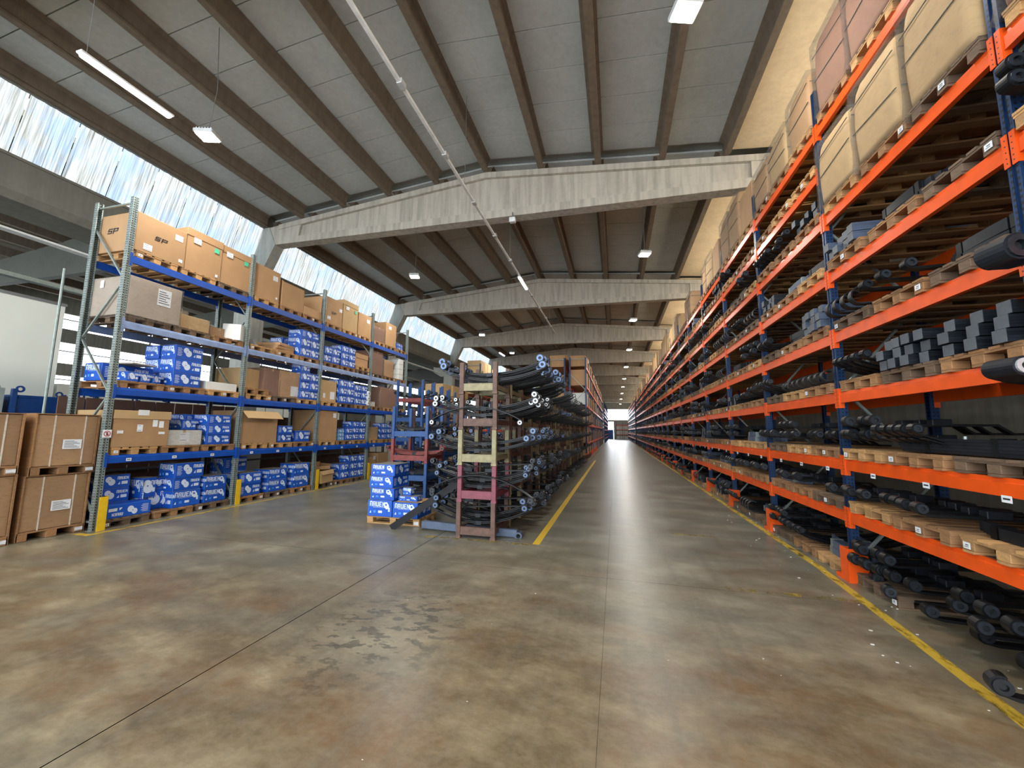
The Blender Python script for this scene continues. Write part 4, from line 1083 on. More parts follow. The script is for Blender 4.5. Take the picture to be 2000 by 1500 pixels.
# top shelf
LC(0, 0, 4, 1.12, 0.98, 0.82, 'brown carton with black SP letters, first on the top shelf', dy=0.03, dx=0.04, tape=False, sp=(('+x', -0.02, 0.36, 0.13), ('-y', -0.10, 0.40, 0.16)), labels=(('+x', 0.33, 0.62, 0.16, 0.13, 'paper', 3), ('+x', -0.25, 0.14, 0.16, 0.13, 'paper', 3), ('+x', 0.40, 0.12, 0.08, 0.07, 'paper', 2)))
LC(0, 1, 4, 1.12, 0.84, 1.0, 'tall lidded brown carton with white and green labels, beside the SP carton', dy=0.08, dx=0.02, lid=True, tape=False, labels=(('+x', -0.2, 0.75, 0.17, 0.13, 'paper', 3), ('+x', 0.27, 0.72, 0.12, 0.11, 'green_label', 0), ('+x', 0.31, 0.1, 0.06, 0.07, 'paper', 2)))
LC(0, 2, 4, 1.12, 0.84, 0.98, 'lidded brown carton with bright green label by the second post', dy=0.02, lid=True, tape=False, labels=(('+x', -0.2, 0.78, 0.17, 0.13, 'paper', 3), ('+x', 0.27, 0.74, 0.12, 0.11, 'green_label', 0)))
LC(1, 0, 4, 1.12, 0.86, 0.92, 'plain brown carton with one white label, top shelf of bay two', tape=False, labels=(('+x', 0.25, 0.7, 0.16, 0.14, 'paper', 3), ('+x', 0.33, 0.14, 0.06, 0.06, 'paper', 0)))
open_carton(-10.02, ly(1, 1)+0.05, LP[4]+PT, 1.12, 0.84, 0.78, 'open brown carton with a cut front side on the top shelf', flap=None, sides=(1, 0.95, 1, 0.9))
open_carton(-10.02, ly(1, 2)+0.0, LP[4]+PT, 1.12, 0.8, 0.75, 'open brown carton with sagging front beside the third post', flap=None, sides=(1, 0.35, 0.9, 1), mat='cardboard')
LC(2, 0, 4, 1.12, 0.86, 0.92, 'brown carton with SP letters in the third bay of the top shelf', tape=False, sp=(('+x', -0.02, 0.36, 0.13),), labels=(('+x', 0.33, 0.6, 0.14, 0.12, 'paper', 2), ('+x', -0.25, 0.2, 0.16, 0.12, 'paper', 2)))
LC(2, 1, 4, 1.12, 0.84, 1.08, 'tall lidded carton with green label in the third bay', lid=True, tape=False, mat='cardboard_pale', labels=(('+x', -0.2, 0.8, 0.17, 0.13, 'paper', 3), ('+x', 0.27, 0.78, 0.12, 0.11, 'green_label', 0)))
LC(2, 2, 4, 1.12, 0.84, 0.88, 'plain brown carton before the fourth post, top shelf', tape=False, labels=(('+x', 0.2, 0.65, 0.2, 0.14, 'paper', 2),))
LC(3, 0, 4, 1.1, 0.82, 0.62, 'film-wrapped carton in the last bay of the top shelf', wrap=True, mat='cardboard_brown', seed=31)
LC(3, 1, 4, 1.12, 0.82, 1.0, 'tall brown carton near the last post, top shelf', tape=False, labels=(('+x', -0.1, 0.8, 0.2, 0.14, 'paper', 2),))
stack(-9.75, ly(3, 2), LP[4]+PT, 2, 0.4, 0.55, 0.16, 'on the top shelf by the last post')
# third shelf
LC(0, 0, 3, 1.12, 1.0, 0.80, 'large grey film-wrapped carton with a paper list, third blue shelf', dy=0.04, dx=0.06, mat='wrapped_beige', wrap=True, seed=41, tape=False, labels=(('+x', 0.15, 0.52, 0.26, 0.36, 'paper', 6), ('-y', -0.2, 0.66, 0.1, 0.16, 'paper', 0)))
LC(0, 1, 3, 0.9, 0.72, 0.34, 'low yellowish carton under torn film on the third shelf', dy=0.1, mat='cardboard_pale', wrap=True, seed=42)
for q in range(5): thing('film_bundle', '%s crumpled heap of clear film over the low yellowish carton' % ORD[q], 'packaging', (-9.75-0.12*q, ly(0, 1)-0.2+0.13*q, LP[3]+PT+0.44), (q, q*2, q*3), 'crumpled film heaps', mesh=G().cyl((0, 0, 0), 'z', 0.14, 0.16, 'film_bag', 9, r2=0.06).mesh('film_bundle'))
LC(0, 2, 3, 0.7, 0.6, 0.26, 'small film-wrapped carton beside a white box', dy=-0.08, mat='cardboard', wrap=True, seed=43)
LC(0, 2, 3, 0.42, 0.36, 0.42, 'white eight-sided box leaning by the second post', dx=0.4, dy=0.28, mat='white_carton', tape=False, rz=0.5)
for q in range(4): thing('grey_bag', '%s grey plastic bag lying on the third shelf past the second post' % ORD[q], 'bag', (-9.7-0.2*q, ly(1, 0)-0.2+0.13*q, LP[3]+PT+0.09), (0.2, 0.3*q, q), 'grey plastic bags', mesh=G().cyl((0, 0, 0), 'z', 0.2, 0.18, 'bag_grey', 9, r2=0.1).mesh('grey_bag'))
for q in range(3): LC(1, 1, 3, 0.9, 0.7, 0.09, '%s flat brown carton in the pile on the third shelf' % ['bottom', 'middle', 'top'][q], dz=q*0.092, rz=0.1*q, tape=False, mat='cardboard')
stack(-9.72, ly(1, 2), LP[3]+PT, 2, 0.5, 0.40, 0.30, 'on the third shelf, second bay', nx=1, ny=2)
blue(-9.72, ly(1, 2), LP[3]+PT+0.60, 0.5, 0.78, 0.26, 'long blue printed carton on top of the pile on the third shelf', a='s')
stack(-10.3, ly(1, 2)-0.1, LP[3]+PT, 2, 0.5, 0.8, 0.30, 'behind the pile on the third shelf', a='s')
stack(-9.68, ly(2, 0), LP[3]+PT, 2, 0.45, 0.38, 0.27, 'on the third shelf, third bay, first place', ny=2)
stack(-9.68, ly(2, 1), LP[3]+PT, 3, 0.45, 0.38, 0.25, 'on the third shelf, third bay, second place', ny=2)
pallet(-10.02, ly(2, 2), LP[3]+0.146, 'wood_new', 'spare pale pallet stacked on another on the third shelf', False, 'wooden pallets of the grey rack')
LC(2, 2, 3, 1.0, 0.8, 0.5, 'lidded brown carton on a double pallet on the third shelf', dz=0.146, lid=True, mat='cardboard', tape=False)
LC(3, 0, 3, 1.05, 0.8, 0.95, 'tall film-wrapped carton past the fourth post, third shelf', wrap=True, mat='cardboard_brown', seed=51)
LC(3, 1, 3, 1.05, 0.7, 0.72, 'film-wrapped brown carton in the last bay, third shelf', wrap=True, mat='cardboard', seed=52)
for q in range(4): LC(3, 2, 3, 0.6, 0.36, 0.23, '%s white box of the white stack near the last post' % (['bottom', 'second', 'third', 'top'][q]), dy=0.0, dx=0.3, dz=q*0.232, mat='white_carton', tape=False)
# second shelf
for q in range(3): blue(-9.75-0.05*q, ly(0, 0)-0.15+0.22*q, LP[2]+PT+0.002+0.0*q, 0.5, 0.20, 0.20, '%s torn flattened blue carton under film on the second shelf' % ORD[q], rz=0.15*q, a='s')
stack(-10.15, ly(0, 0), LP[2]+PT, 1, 0.5, 0.9, 0.36, 'behind the torn ones on the second shelf')
LC(0, 0, 2, 0.9, 0.5, 0.03, 'sheet of loose clear film over the torn blue cartons', dz=0.37, mat='film_bag', rz=0.2, tape=False)
stack(-9.93, ly(0, 1)+0.0, LP[2]+PT, 3, 0.44, 0.60, 0.31, 'on the second shelf between the first two posts', nx=2)
LC(0, 2, 2, 1.0, 0.8, 0.2, 'flat white packet on the second shelf by the second post', mat='white_carton', tape=False)
pallet(-10.02, ly(1, 0)-0.1, LP[2]+0.146, 'wood_mid', 'small extra pallet on the second shelf past the second post', False, 'wooden pallets of the grey rack')
LC(1, 0, 2, 0.9, 0.6, 0.55, 'pale brown carton behind the wrapped pair on the second shelf', dy=-0.1, dz=0.146, mat='cardboard_pale', dx=-0.1)
LC(1, 0, 2, 1.05, 0.55, 0.78, 'brown film-wrapped carton on the second shelf, second bay', dy=0.45, wrap=True, mat='cardboard_brown', seed=61)
LC(1, 1, 2, 1.08, 0.76, 0.78, 'film-wrapped carton with a white sheet label, second shelf', dy=0.18, wrap=True, seed=62, labels=(('+x', 0.2, 0.2, 0.28, 0.3, 'paper', 0),))
stack(-9.62, ly(1, 2)+0.05, LP[2]+PT, 3, 0.36, 0.38, 0.28, 'on the second shelf before the third post', ny=2)
blue(-9.62, ly(1, 2)-0.15, LP[2]+PT+0.84, 0.36, 0.38, 0.26, 'fourth blue printed carton topping the near column before the third post')
LC(2, 0, 2, 1.05, 0.8, 0.72, 'brown carton with two white labels, second shelf past the third post', mat='cardboard_pale', labels=(('+x', -0.2, 0.2, 0.1, 0.16, 'paper', 0), ('+x', 0.2, 0.22, 0.22, 0.26, 'paper', 0)))
stack(-9.68, ly(2, 1), LP[2]+PT, 3, 0.45, 0.40, 0.28, 'on the second shelf, third bay, middle place', ny=2)
stack(-9.68, ly(2, 2)-0.05, LP[2]+PT, 3, 0.45, 0.40, 0.25, 'on the second shelf, third bay, last place', ny=2)
for q in range(3): thing('white_roll', '%s white roll of film beside the fourth post' % ORD[q], 'roll', (-9.6, ly(2, 2)+0.42, LP[2]+PT+0.10+0.19*q), (0, 0, 0), 'white rolls', mesh=G().ring((0, 0, 0), 'x', 0.095, 0.035, 0.4, 'trunking_white', 14).mesh('white_roll'))
LC(3, 1, 2, 1.1, 1.3, 0.85, 'big grey-brown wrapped carton on the second shelf, last bay', dy=0.1, wrap=True, mat='cardboard_brown', seed=71)
LC(3, 0, 2, 0.8, 0.55, 0.2, 'low heap of film-wrapped goods past the fourth post', dy=-0.1, wrap=True, mat='white_carton', seed=72)
# lowest shelf
c = LC(0, 0, 1, 1.12, 1.0, 0.62, 'wide brown carton with lid flaps and four paper labels, lowest shelf', dy=0.08, dx=0.04, tape=False, labels=(('+x', -0.05, 0.38, 0.1, 0.14, 'paper', 2), ('+x', 0.22, 0.48, 0.09, 0.14, 'paper', 0), ('+x', 0.34, 0.46, 0.09, 0.14, 'paper', 0), ('+x', -0.38, 0.3, 0.1, 0.06, 'paper', 2), ('+x', 0.36, 0.28, 0.12, 0.05, 'paper', 0)))
ob('lid', G().cbox(-0.575, 0.575, -0.515, 0.515, 0.0, 0.17, 'cardboard_pale', 0.006), c, (0, 0, 0.56))
ob('tape_patch', G().box(-0.002, 0.002, -0.1, 0.1, -0.06, 0.05, 'white_carton'), c, (0.58, -0.02, 0.70))
LC(0, 1, 1, 1.0, 0.8, 0.34, 'low film-wrapped carton beside the blue cartons, lowest shelf', dy=0.1, wrap=True, mat='white_carton', seed=81, labels=(('+x', 0.0, 0.18, 0.22, 0.2, 'paper', 2),))
stack(-9.72, ly(0, 2)+0.02, LP[1]+PT, 3, 0.46, 0.60, 0.24, 'on the lowest shelf before the second post')
stack(-10.25, ly(0, 2)-0.12, LP[1]+PT, 3, 0.50, 0.70, 0.24, 'behind, on the lowest shelf before the second post')
blue(-9.9, ly(0, 1)+0.32, LP[1]+PT+0.35, 0.4, 0.32, 0.24, 'blue printed carton lying on the low wrapped one')
open_carton(-10.0, ly(1, 0)+0.12, LP[1]+PT, 1.12, 1.15, 0.86, 'large open brown carton with one flap folded out over its front', flap='+x', tilt=0.75)
stack(-9.70, ly(1, 1)+0.12, LP[1]+PT, 2, 0.5, 0.52, 0.24, 'on the lowest shelf past the open carton')
stack(-10.25, ly(1, 1)+0.1, LP[1]+PT, 3, 0.5, 0.52, 0.24, 'behind, on the lowest shelf past the open carton')
stack(-9.78, ly(1, 2)+0.0, LP[1]+PT, 1, 0.5, 0.62, 0.34, 'on the lowest shelf before the third post')
LC(2, 0, 1, 1.12, 0.9, 1.02, 'tall plain brown carton past the third post, lowest shelf', dy=0.05, tape=False, labels=(('+x', 0.3, 0.86, 0.16, 0.16, 'paper', 0),))
stack(-9.7, ly(2, 1)-0.1, LP[1]+PT, 3, 0.42, 0.34, 0.13, 'pale one, lowest shelf, third bay', light=True)
stack(-9.7, ly(2, 1)+0.3, LP[1]+PT, 2, 0.42, 0.36, 0.22, 'lowest shelf, third bay, middle')
stack(-9.7, ly(2, 2)+0.0, LP[1]+PT, 3, 0.42, 0.40, 0.23, 'lowest shelf, third bay, last place', ny=2)
LC(3, 0, 1, 0.9, 0.8, 0.5, 'film-wrapped low load past the fourth post, lowest shelf', wrap=True, mat='cardboard_pale', seed=91)
stack(-9.7, ly(3, 1)+0.0, LP[1]+PT, 3, 0.42, 0.38, 0.22, 'lowest shelf, last bay', ny=2)
t = thing('yellow_bin', 'small yellow bin on the lowest shelf of the last bay', 'bin', (-9.7, ly(3, 2), LP[1]+PT)); ob('bin_body', G().cbox(-0.2, 0.2, -0.22, 0.22, 0, 0.34, 'yellow_bin', 0.02), t); ob('bin_rim', G().box(-0.22, 0.22, -0.24, 0.24, 0.32, 0.36, 'yellow_bin'), t)
# floor row
f0 = PT
blue(-9.66, ly(0, 0)+0.05, f0, 0.34, 0.78, 0.26, 'long blue printed carton lying upside down by the first guard', a='s', flip=True)
stack(-10.05, ly(0, 0)-0.05, f0+0.0, 3, 0.42, 0.58, 0.27, 'on the floor behind the upside-down one')
blue(-9.95, ly(0, 0)+0.52, f0+0.28, 0.45, 0.28, 0.42, 'narrow upright blue printed carton behind the upside-down one', a='s')
blue(-10.35, ly(0, 0)+0.55, f0, 0.4, 0.5, 0.27, 'blue printed carton hidden behind the narrow upright one')
stack(-10.0, ly(0, 1)-0.15, f0, 1, 0.42, 0.62, 0.44, 'on the floor between the narrow and the tall pile', a='s')
stack(-10.02, ly(0, 1)-0.1, f0+0.44, 1, 0.42, 0.6, 0.22, 'lying over the wide one on the floor row')
blue(-9.75, ly(0, 1)+0.28, f0, 0.50, 0.62, 0.36, 'bottom blue printed carton of the tall floor pile', a='l')
blue(-9.76, ly(0, 1)+0.27, f0+0.36, 0.50, 0.60, 0.28, 'middle blue printed carton of the tall floor pile')
blue(-9.74, ly(0, 1)+0.29, f0+0.64, 0.48, 0.64, 0.34, 'top blue printed carton of the tall floor pile', rz=0.02)
stack(-9.72, ly(0, 2)+0.05, f0, 2, 0.46, 0.56, 0.31, 'on the floor before the second guard', a='l')
stack(-10.2, ly(0, 2)+0.0, f0, 2, 0.46, 0.56, 0.28, 'behind, on the floor before the second guard')
stack(-9.72, ly(1, 0)+0.0, f0, 2, 0.50, 0.66, 0.30, 'on the floor past the second guard')
stack(-10.26, ly(1, 0)+0.0, f0, 3, 0.50, 0.66, 0.33, 'behind, on the floor past the second guard', ny=1)
stack(-9.72, ly(1, 1)+0.0, f0, 2, 0.50, 0.68, 0.31, 'on the floor in the middle of the second bay', a='l')
stack(-9.72, ly(1, 2)+0.0, f0, 2, 0.50, 0.66, 0.36, 'on the floor before the third guard', a='l')
open_carton(-9.72, ly(2, 0)+0.0, f0, 0.7, 0.75, 0.40, 'crushed open brown carton spilling over the floor row', rz=0.2, flap='+x', tilt=1.3, mat='cardboard_pale')
open_carton(-9.85, ly(2, 0)+0.1, f0+0.42, 0.6, 0.6, 0.22, 'smaller crushed carton lying on the open one', rz=-0.3, flap=None, sides=(1, 0.5, 1, 0.8))
stack(-9.72, ly(2, 1)+0.15, f0, 2, 0.46, 0.40, 0.27, 'on the floor beyond the crushed cartons')
stack(-9.72, ly(2, 2)+0.0, f0, 3, 0.46, 0.40, 0.27, 'on the floor before the fourth guard', ny=2)
LC(3, 0, 0, 0.9, 0.75, 0.66, 'brown carton on the floor past the fourth guard', labels=(wl,))
LC(3, 1, 0, 0.9, 0.75, 0.8, 'taller brown carton on the floor in the last bay')

# hanging wall of brown back panels, partitions farther left
t = thing('mesh_partition', 'long brown ribbed panels standing behind the grey rack', 'partition', (-11.25, 5.6, 0))
for i in range(24):
    if i in (9, 10): continue
    ob('panel', G().box(-0.015, 0.015, 0.01, 0.44, 0.05, 2.55 if i < 11 else 2.3, 'partition_brown'), t, (0, i*0.46, 0))
for z in (0.9, 1.75): ob('rail', G().box(0.016, 0.05, 0, 11.0, z, z+0.05, 'cable_grey'), t)
t = thing('white_cabinets', 'row of pale grey cabinet panels beyond the brown partition', 'cabinet', (-18.0, 7.5, 0))
for i in range(13): ob('door_panel', G().cbox(0, 0.5, 0.02, 1.08, 0.0, 3.3, 'white_wall', 0.02), t, (0, i*1.15, 0))
struct('trim_1', G().box(-15.2, -15.0, -6, 30, 5.75, 5.86, 'galvanised_plain').box(-15.15, -14.9, -6, 60, 6.9, 6.95, 'trunking_white'))

# ================================================================== CRATES AT THE LEFT EDGE
def crate(x, y, z, w, d, h, label, paper=True, seed=0):
    r = thing('wrapped_crate', label, 'crate', (x, y, z), mesh=carton_mesh(w-0.06, d-0.02, h-0.17, 'cardboard', False, False))
    for o_ in (r,): pass
    hz = h-0.17
    for sy in (-1, 1): ob('side_board', G().box(-w/2, w/2, -0.012, 0.012, -0.15, hz+0.01, 'wood_mid'), r, (0, sy*(d/2+0.0), 0))
    ob('top_board', G().box(-w/2, w/2, -d/2-0.012, d/2+0.012, hz+0.01, hz+0.024, 'wood_mid'), r)
    for y_ in (-0.36, 0, 0.36): ob('base_block', G().cbox(-w/2, w/2, -0.07, 0.07, -0.15, -0.03, 'wood_mid', 0.006), r, (0, y_*d/0.84, 0))
    ob('base_board', G().box(-w/2, w/2, -d/2, d/2, -0.03, -0.006, 'wood_mid'), r)
    for y_ in (-0.18, 0.24): ob('strap', G().box(w/2-0.028, w/2-0.022, -0.01, 0.01, -0.03, hz, 'strap'), r, (0, y_, 0))
    film(r, w-0.05, d-0.03, hz, 0.0, 0.004, seed)
    if paper: place_label(r, w/2-0.012, 0.08, hz*0.42, 0.26, 0.17, '+x', 'paper', 6)
    place_label(r, w/2+0.006, 0.36, -0.09, 0.11, 0.06, '+x', 'paper', 2)
    return r
crate(-10.15, 4.95, 0.152, 1.1, 0.86, 1.07, 'lower film-wrapped wooden crate with paper list beside the first post', seed=101)
crate(-10.13, 4.98, 1.228, 1.1, 0.86, 1.06, 'upper film-wrapped wooden crate with paper list beside the first post', seed=102)
crate(-10.10, 3.97, 0.152, 1.1, 0.86, 1.12, 'lower wrapped crate at the very edge of the picture', paper=False, seed=103)
crate(-10.08, 3.95, 1.278, 1.1, 0.86, 1.0, 'upper wrapped crate at the very edge of the picture', paper=False, seed=104)
def stillage(x, y, z, w, d, h, mat, label):
    r = thing('metal_stillage', label, 'stillage', (x, y, z), group='steel stillages')
    ob('box_body', G().box(-w/2, w/2, -d/2, d/2, 0.1, h-0.12, mat).box(-w/2-0.01, w/2+0.01, -d/2-0.01, d/2+0.01, h-0.17, h-0.12, mat), r)
    for sx in (-1, 1):
        for sy in (-1, 1):
            ob('corner_post', G().box(-0.035, 0.035, -0.035, 0.035, 0, h, mat), r, (sx*w/2, sy*d/2, 0))
            ob('lifting_eye', G().ring((0, 0, 0), 'x', 0.07, 0.035, 0.015, mat, 12), r, (sx*w/2, sy*(d/2-0.08), h))
    return r
for q in range(3):
    stillage(-12.2, 4.35, 0.9*q, 1.1, 1.25, 0.86, 'stillage_grey', '%s grey steel stillage of the pile behind the crates' % ['bottom', 'middle', 'top'][q])
    stillage(-12.2, 5.8, 0.9*q, 1.1, 1.3, 0.86, 'stillage_blue', '%s blue steel stillage of the pile behind the crates' % ['bottom', 'middle', 'top'][q])
    stillage(-12.3, 7.4, 0.9*q, 1.1, 1.3, 0.86, 'stillage_blue', '%s blue steel stillage behind the brown panels' % ['bottom', 'middle', 'top'][q])
for q, (x_, y_, L_) in enumerate(((-11.1, 5.35, 5.2),)):
    thing('thin_pole', 'thin pale upright pole standing between the crates and the rack', 'pole', (x_, y_, 0), mesh=G().cyl((0, 0, L_/2), 'z', 0.025, L_, 'galvanised_plain', 8).mesh('thin_pole'))

# ================================================================== BLUE CARTONS ON THE PALLET IN THE MIDDLE
pallet(-4.44, 7.85, 0, 'wood_new', 'pale wooden pallet under the blue cartons in the open floor', True, 'lone pallets', rz=PI/2+0.0) if False else None
r_ = thing('pallet', 'pale wooden pallet under the blue cartons in the open floor', 'pallet', (-4.44, 7.88, 0))
PP = pallet_parts('wood_new')
for key, nm in (('deck', 'deck_board'), ('str', 'stringer'), ('blk', 'block'), ('bot', 'bottom_board')):
    for me, l in PP[key]: ob(nm, me, r_, l)
place_label(r_, 0.53, -0.402, 0.06, 0.1, 0.07, '-y', 'paper', 2)
blue(-4.74, 7.78, PT, 0.56, 0.62, 0.33, 'blue printed carton at the base of the tall front pile')
blue(-4.16, 7.78, PT, 0.56, 0.62, 0.31, 'blue printed carton beside the tall front pile, under the board')
for q, (dx, lab) in enumerate(((0.03, 'second'), (-0.0, 'third'), (0.02, 'top'))):
    blue(-4.73+dx, 7.78, PT+0.332+q*0.243, 0.55, 0.62, 0.24, '%s blue printed carton of the tall pile on the open floor pallet' % lab, rz=[0.0, -0.02, 0.01][q])
thing('board', 'thin pale board lying under the two small blue cartons', 'board', (-4.12, 7.74, PT+0.312), (0, 0, 0.04), mesh=G().box(-0.26, 0.28, -0.2, 0.2, 0, 0.016, 'wood_new').mesh('board'))
b_, p_ = blue_proto(0.42, 0.22, 0.10); r2 = thing('blue_carton', 'flat small blue printed carton lying on the thin board', 'carton', (-4.13, 7.62, PT+0.33), mesh=b_, group='small blue cartons'); ob('printed_lettering', p_, r2)
b_, p_ = blue_proto(0.19, 0.14, 0.16); r2 = thing('blue_carton', 'tiny upright blue printed carton on the flat small one', 'carton', (-4.2, 7.66, PT+0.43), mesh=b_, group='small blue cartons'); ob('printed_lettering', p_, r2)

# ================================================================== STACKING FRAMES WITH LEAF SPRINGS
def frame_meshes(w, d, h, pm_, rm_):
    P = []
    pst = G().cbox(-0.042, 0.042, -0.04, 0.04, 0, h-0.02, pm_, 0.006).box(-0.048, 0.048, -0.046, 0.046, -0.0, 0.045, pm_).mesh('post')
    for sx in (-1, 1):
        for yy_ in (0.03, d-0.03): P.append(('post', pst, (sx*(w/2-0.042), yy_, 0)))
    rl = G().box(-w/2+0.084, w/2-0.084, -0.03, 0.03, -0.07, 0.07, rm_).mesh('cross_rail')
    for yy_ in (0.03, d-0.03): P.append(('cross_rail', rl, (0, yy_, 0.13)))
    sr = G().box(-0.03, 0.03, 0.065, d-0.065, -0.045, 0.045, rm_).mesh('side_rail')
    for sx in (-1, 1): P.append(('side_rail', sr, (sx*(w/2-0.042), 0, 0.13)))
    return P
FR = {}
def stack_frame(x, y, z, w, d, h, pm_, rm_, label, group, full=True):
    key = (w, d, h, pm_, rm_)
    if key not in FR: FR[key] = frame_meshes(w, d, h, pm_, rm_)
    if full:
        r = thing('stacking_frame', label, 'frame', (x, y, z), (0, 0, 0), group)
        for nm, me, l in FR[key]: ob(nm, me, r, l)
        return r
    g = G()
    for nm, me, l in FR[key]:
        b = len(g.v); g.v += [(v.co[0]+l[0], v.co[1]+l[1], v.co[2]+l[2]) for v in me.vertices]; i = g.mi(me.materials[0].name)
        for p in me.polygons: g.f.append(tuple(b+q for q in p.vertices)); g.m.append(i)
    return thing('stacking_frame', label, 'frame', (x, y, z), (0, 0, 0), group, mesh=g.mesh('stacking_frame'))
Rc = random.Random(21)
farc = G()
lev = ['lowest', 'second', 'third', 'fourth', 'top']
cols_front = [('frame_brown_paint', 'frame_brown_paint'), ('frame_pink_paint', 'frame_pink_paint'), ('frame_beige_paint', 'frame_beige_paint'), ('frame_brown_paint', 'frame_brown_paint'), ('frame_brown_paint', 'frame_beige_paint')]
ncol = 19
for k_ in range(ncol):
    y = 6.95+k_*1.06
    for l in range(5):
        z = l*0.655-(0.02 if l else 0); w = 0.74
        pmt, rmt = cols_front[l] if k_ == 0 else (Rc.choice(('frame_brown_paint', 'frame_brown_paint', 'frame_beige_paint')), Rc.choice(('frame_brown_paint', 'frame_beige_paint')))
        xs = -2.46+(0.0 if l % 2 else -0.008)
        stack_frame(xs, y, z, w, 0.95, 0.67 if l < 4 else 0.62, pmt, rmt, '%s %s steel frame, column %s from the open floor' % (lev[l], {'frame_brown_paint': 'brown', 'frame_pink_paint': 'pinkish', 'frame_beige_paint': 'beige-painted'}[pmt], ORD[k_]), 'brown stacking frames', full=k_ < 6)
        n = 4 if k_ < 7 else 3
        zt = z+0.205
        R = Rc
        # one kind of spring per frame
        L = R.choice((1.75, 1.9, 2.0)); c = R.choice((0.17, 0.21)); nl = 2 if l != 4 else 3
        low = k_ >= 6
        if l == 4 and k_ == 0: L, c, nl = 2.0, 0.20, 2
        if l == 3 and k_ < 2: eye = 'bushing_white'
        elif l in (2, 4) and k_ < 3: eye = 'bushing_blue'
        else: eye = R.choice(('eye_steel', 'eye_steel', 'eye_steel', 'bushing_blue'))
        if k_ > 8: eye = 'eye_steel'
        layers = 2 if (k_ < 3) else 1
        sp_ = spring_parab(L, c, nl, eye=eye, r=0.07 if l == 4 and k_ < 4 else R.choice((0.045, 0.055)), low=low)
        for q in range(layers):
            nn = n if q == 0 else (3 if l else 2)
            for i in range(nn):
                yy_ = y+0.14+i*0.67/(max(1, n-1))+q*0.06
                off = 0.12 if l == 4 and k_ < 4 else 0.0
                rx = 0
                put(sp_, 'p', -2.44+off+R.uniform(-0.07, 0.07), yy_, zt+0.03+nl*0.024+q*(0.06+nl*0.028), (0, R.uniform(-0.03, 0.03), R.uniform(-0.03, 0.03)), '%s black leaf spring, %s frame of column %s%s' % (ORD[i], lev[l], ORD[k_], '' if layers == 1 else [', under layer', ', upper layer'][q]), 'leaf springs in the brown frames', farc if k_ >= 6 else None)
        if l in (0, 1) and k_ < 8:
            spa = spring_arm(1.25, r=0.05, w=0.07, kink=0.16, th=0.022)
            for i in range(3 if k_ < 5 else 2):
                right = (i % 2 == 0)
                put(spa, 'a', (-1.45 if right else -3.55)+R.uniform(-0.12, 0.1), y+0.2+i*0.27, z+0.42+0.03*i, (0, (0.10 if right else 0.12)+R.uniform(-0.04, 0.04), (PI if right else 0)+R.uniform(-0.07, 0.07)), '%s bent spring arm poking out %s, %s frame of column %s' % (ORD[i], 'toward the aisle' if right else 'toward the blue cartons', lev[l], ORD[k_]), 'bent arms in the brown frames')
# the down-curved spring, the arch-shaped leaf, loose bar and the floor beam
g_ = spring_parab(1.75, 0.25, 1, eye='bushing_white', r=0.045)
put(g_, 'p', -2.5, 6.92, 2.36, (PI, 0, 0), 'single down-curved thin leaf spring with white eyes across the fourth frame', 'down-curved springs')
g_ = spring_parab(1.9, 0.3, 1, eye='eye_steel', r=0.05)
put(g_, 'p', -2.35, 6.90, 1.12, (PI, 0.05, 0), 'single down-curved spring crossing in front of the pink frame', 'down-curved springs')
thing('steel_bar', 'flat black bar leaning from the floor against the frames, before the blue cartons', 'bar', (-3.55, 7.22, 0.50), (0, 0, 0), mesh=G().bar((-0.72, -0.06, -0.48), (0.75, 0.05, 0.52), 0, 'black_steel', flat=(0.03, 0.13)).mesh('steel_bar'))
g = G().cbox(-0.95, 0.95, -0.05, 0.05, 0, 0.14, 'blue_grey_steel', 0.01); g.box(-0.2, -0.14, -0.052, -0.05, 0.05, 0.1, 'ink')
t = thing('floor_beam', 'long grey-blue steel beam with pipe end lying on the floor under the springs', 'beam', (-2.72, 7.28, 0.02), (0, 0.02, 0), mesh=g.mesh('floor_beam')); ob('pipe_end', G().ring((0, 0, 0), 'y', 0.07, 0.04, 0.14, 'blue_grey_steel', 14), t, (0.98, 0, 0.04))

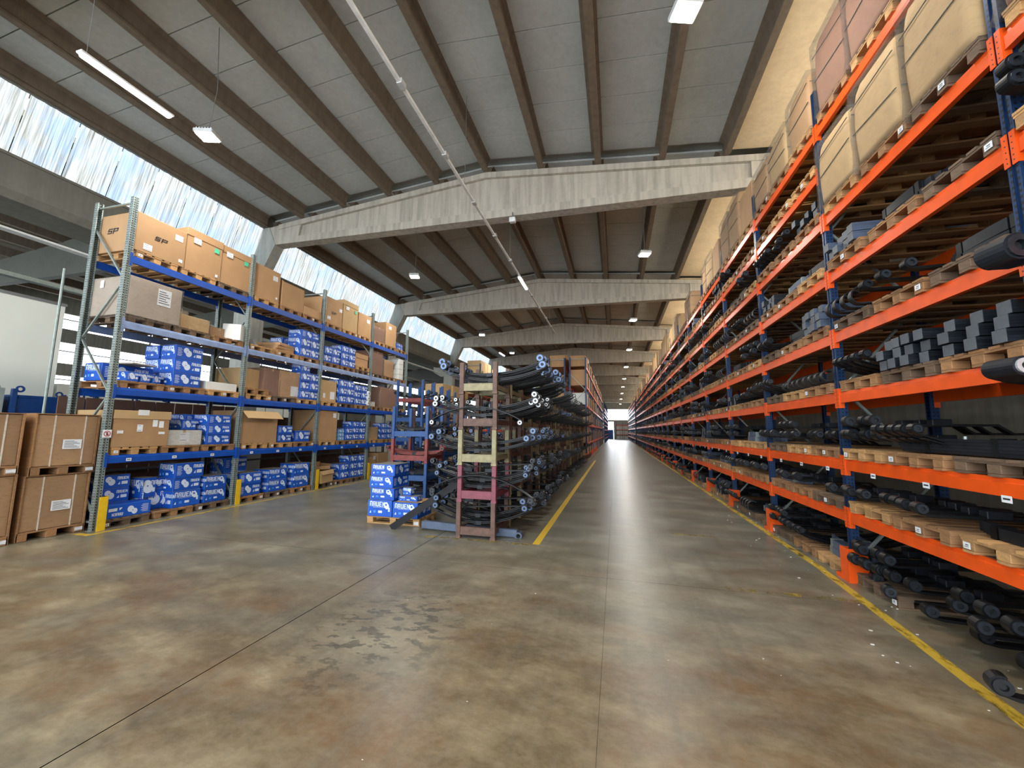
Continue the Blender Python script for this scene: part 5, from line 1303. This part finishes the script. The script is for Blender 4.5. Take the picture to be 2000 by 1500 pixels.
# blue and red frames behind the blue cartons
cb = [('frame_blue_paint', 'frame_blue_paint'), ('frame_red_paint', 'frame_red_paint'), ('frame_blue_paint', 'frame_blue_paint')]
for k_ in range(5):
    for l in range(4 if k_ == 0 else 4):
        y = 9.88+k_*1.12; z = [0.0, 0.5, 1.03, 1.68][l]; hh = [0.52, 0.55, 0.67, 0.9][l]
        pmt = ['frame_blue_paint', 'frame_blue_paint', 'frame_red_paint', 'frame_blue_paint'][l] if k_ == 0 else Rc.choice(('frame_blue_paint', 'frame_blue_paint', 'frame_brown_paint'))
        stack_frame(-5.46, y, z, 1.1, 1.0, hh, pmt, pmt, '%s %s steel frame, %s column behind the blue cartons' % (lev[l], {'frame_blue_paint': 'blue', 'frame_red_paint': 'red', 'frame_brown_paint': 'brown'}[pmt], ORD[k_]), 'blue stacking frames', full=k_ < 2)
        n = 4 if k_ < 2 else 3
        mt = 'black_steel'
        sp_ = spring_parab(Rc.choice((1.5, 1.7)), 0.12 if l != 2 else 0.08, 2 if l != 2 or k_ else 3, r=0.045, eye='eye_steel', mat='frame_red_paint' if (l == 2 and k_ == 0) else 'black_steel')
        for i in range(n):
            put(sp_, 'p', -5.46+Rc.uniform(-0.1, 0.1), y+0.15+i*0.22, z+0.27, (0, 0, Rc.uniform(-0.06, 0.06)), '%s %s spring in the %s frame, %s column behind the blue cartons' % (ORD[i], 'red' if l == 2 and k_ == 0 else 'dark', lev[l], ORD[k_]), 'springs in the blue frames', farc if k_ > 2 else None)
for k_ in range(4):
    for l in range(5):
        y = 13.2+k_*1.3; z = l*0.72
        stack_frame(-7.35-0.25*k_, y, z, 1.1, 1.0, 0.75 if l < 4 else 0.9, 'frame_blue_paint', 'frame_blue_paint' if l < 4 else 'frame_red_paint', '%s blue steel frame of the farther group, %s column' % (lev[l], ORD[k_]), 'farther blue frames', full=False)
        sp_ = spring_parab(1.5, 0.12, 2, r=0.045)
        for i in range(2): put(spring_parab(1.5, 0.12, 2, r=0.045, low=k_ > 0), 'p', -7.35-0.25*k_, y+0.25+i*0.4, z+0.27, (0, 0, 0.05*i), '%s dark spring of the farther blue group, %s frame, %s column' % (ORD[i], lev[l], ORD[k_]), 'springs in the farther frames', farc if k_ > 0 else None)
fs = thing('far_springs', 'tangle of far leaf springs at the end of the brown frames', 'springs', mesh=farc.mesh('far_springs')); fs['kind'] = 'stuff'
for k_ in range(3):
    for q in range(7): carton(-9.2+0.1*k_, 19.5+k_*1.1, 0.02+q*0.62, 1.0, 0.95, 0.6, 'pale wooden-coloured carton of the far piles, %s pile, %s up' % (ORD[k_], ORD[q]), 'cardboard_pale', group='far pale piles')
# farther rows of cartons behind the partition to fill the neighbouring hall
for i in range(12):
    for q in range(2):
        carton(-13.0, 9.3+i*1.15, q*1.15, 1.0, 1.0, 1.13, '%s carton pile behind the brown panels, %s' % (ORD[i], ['lower', 'upper'][q]), random.Random(i*3+q).choice(('cardboard', 'cardboard_brown', 'white_carton')), group='cartons behind the partition')
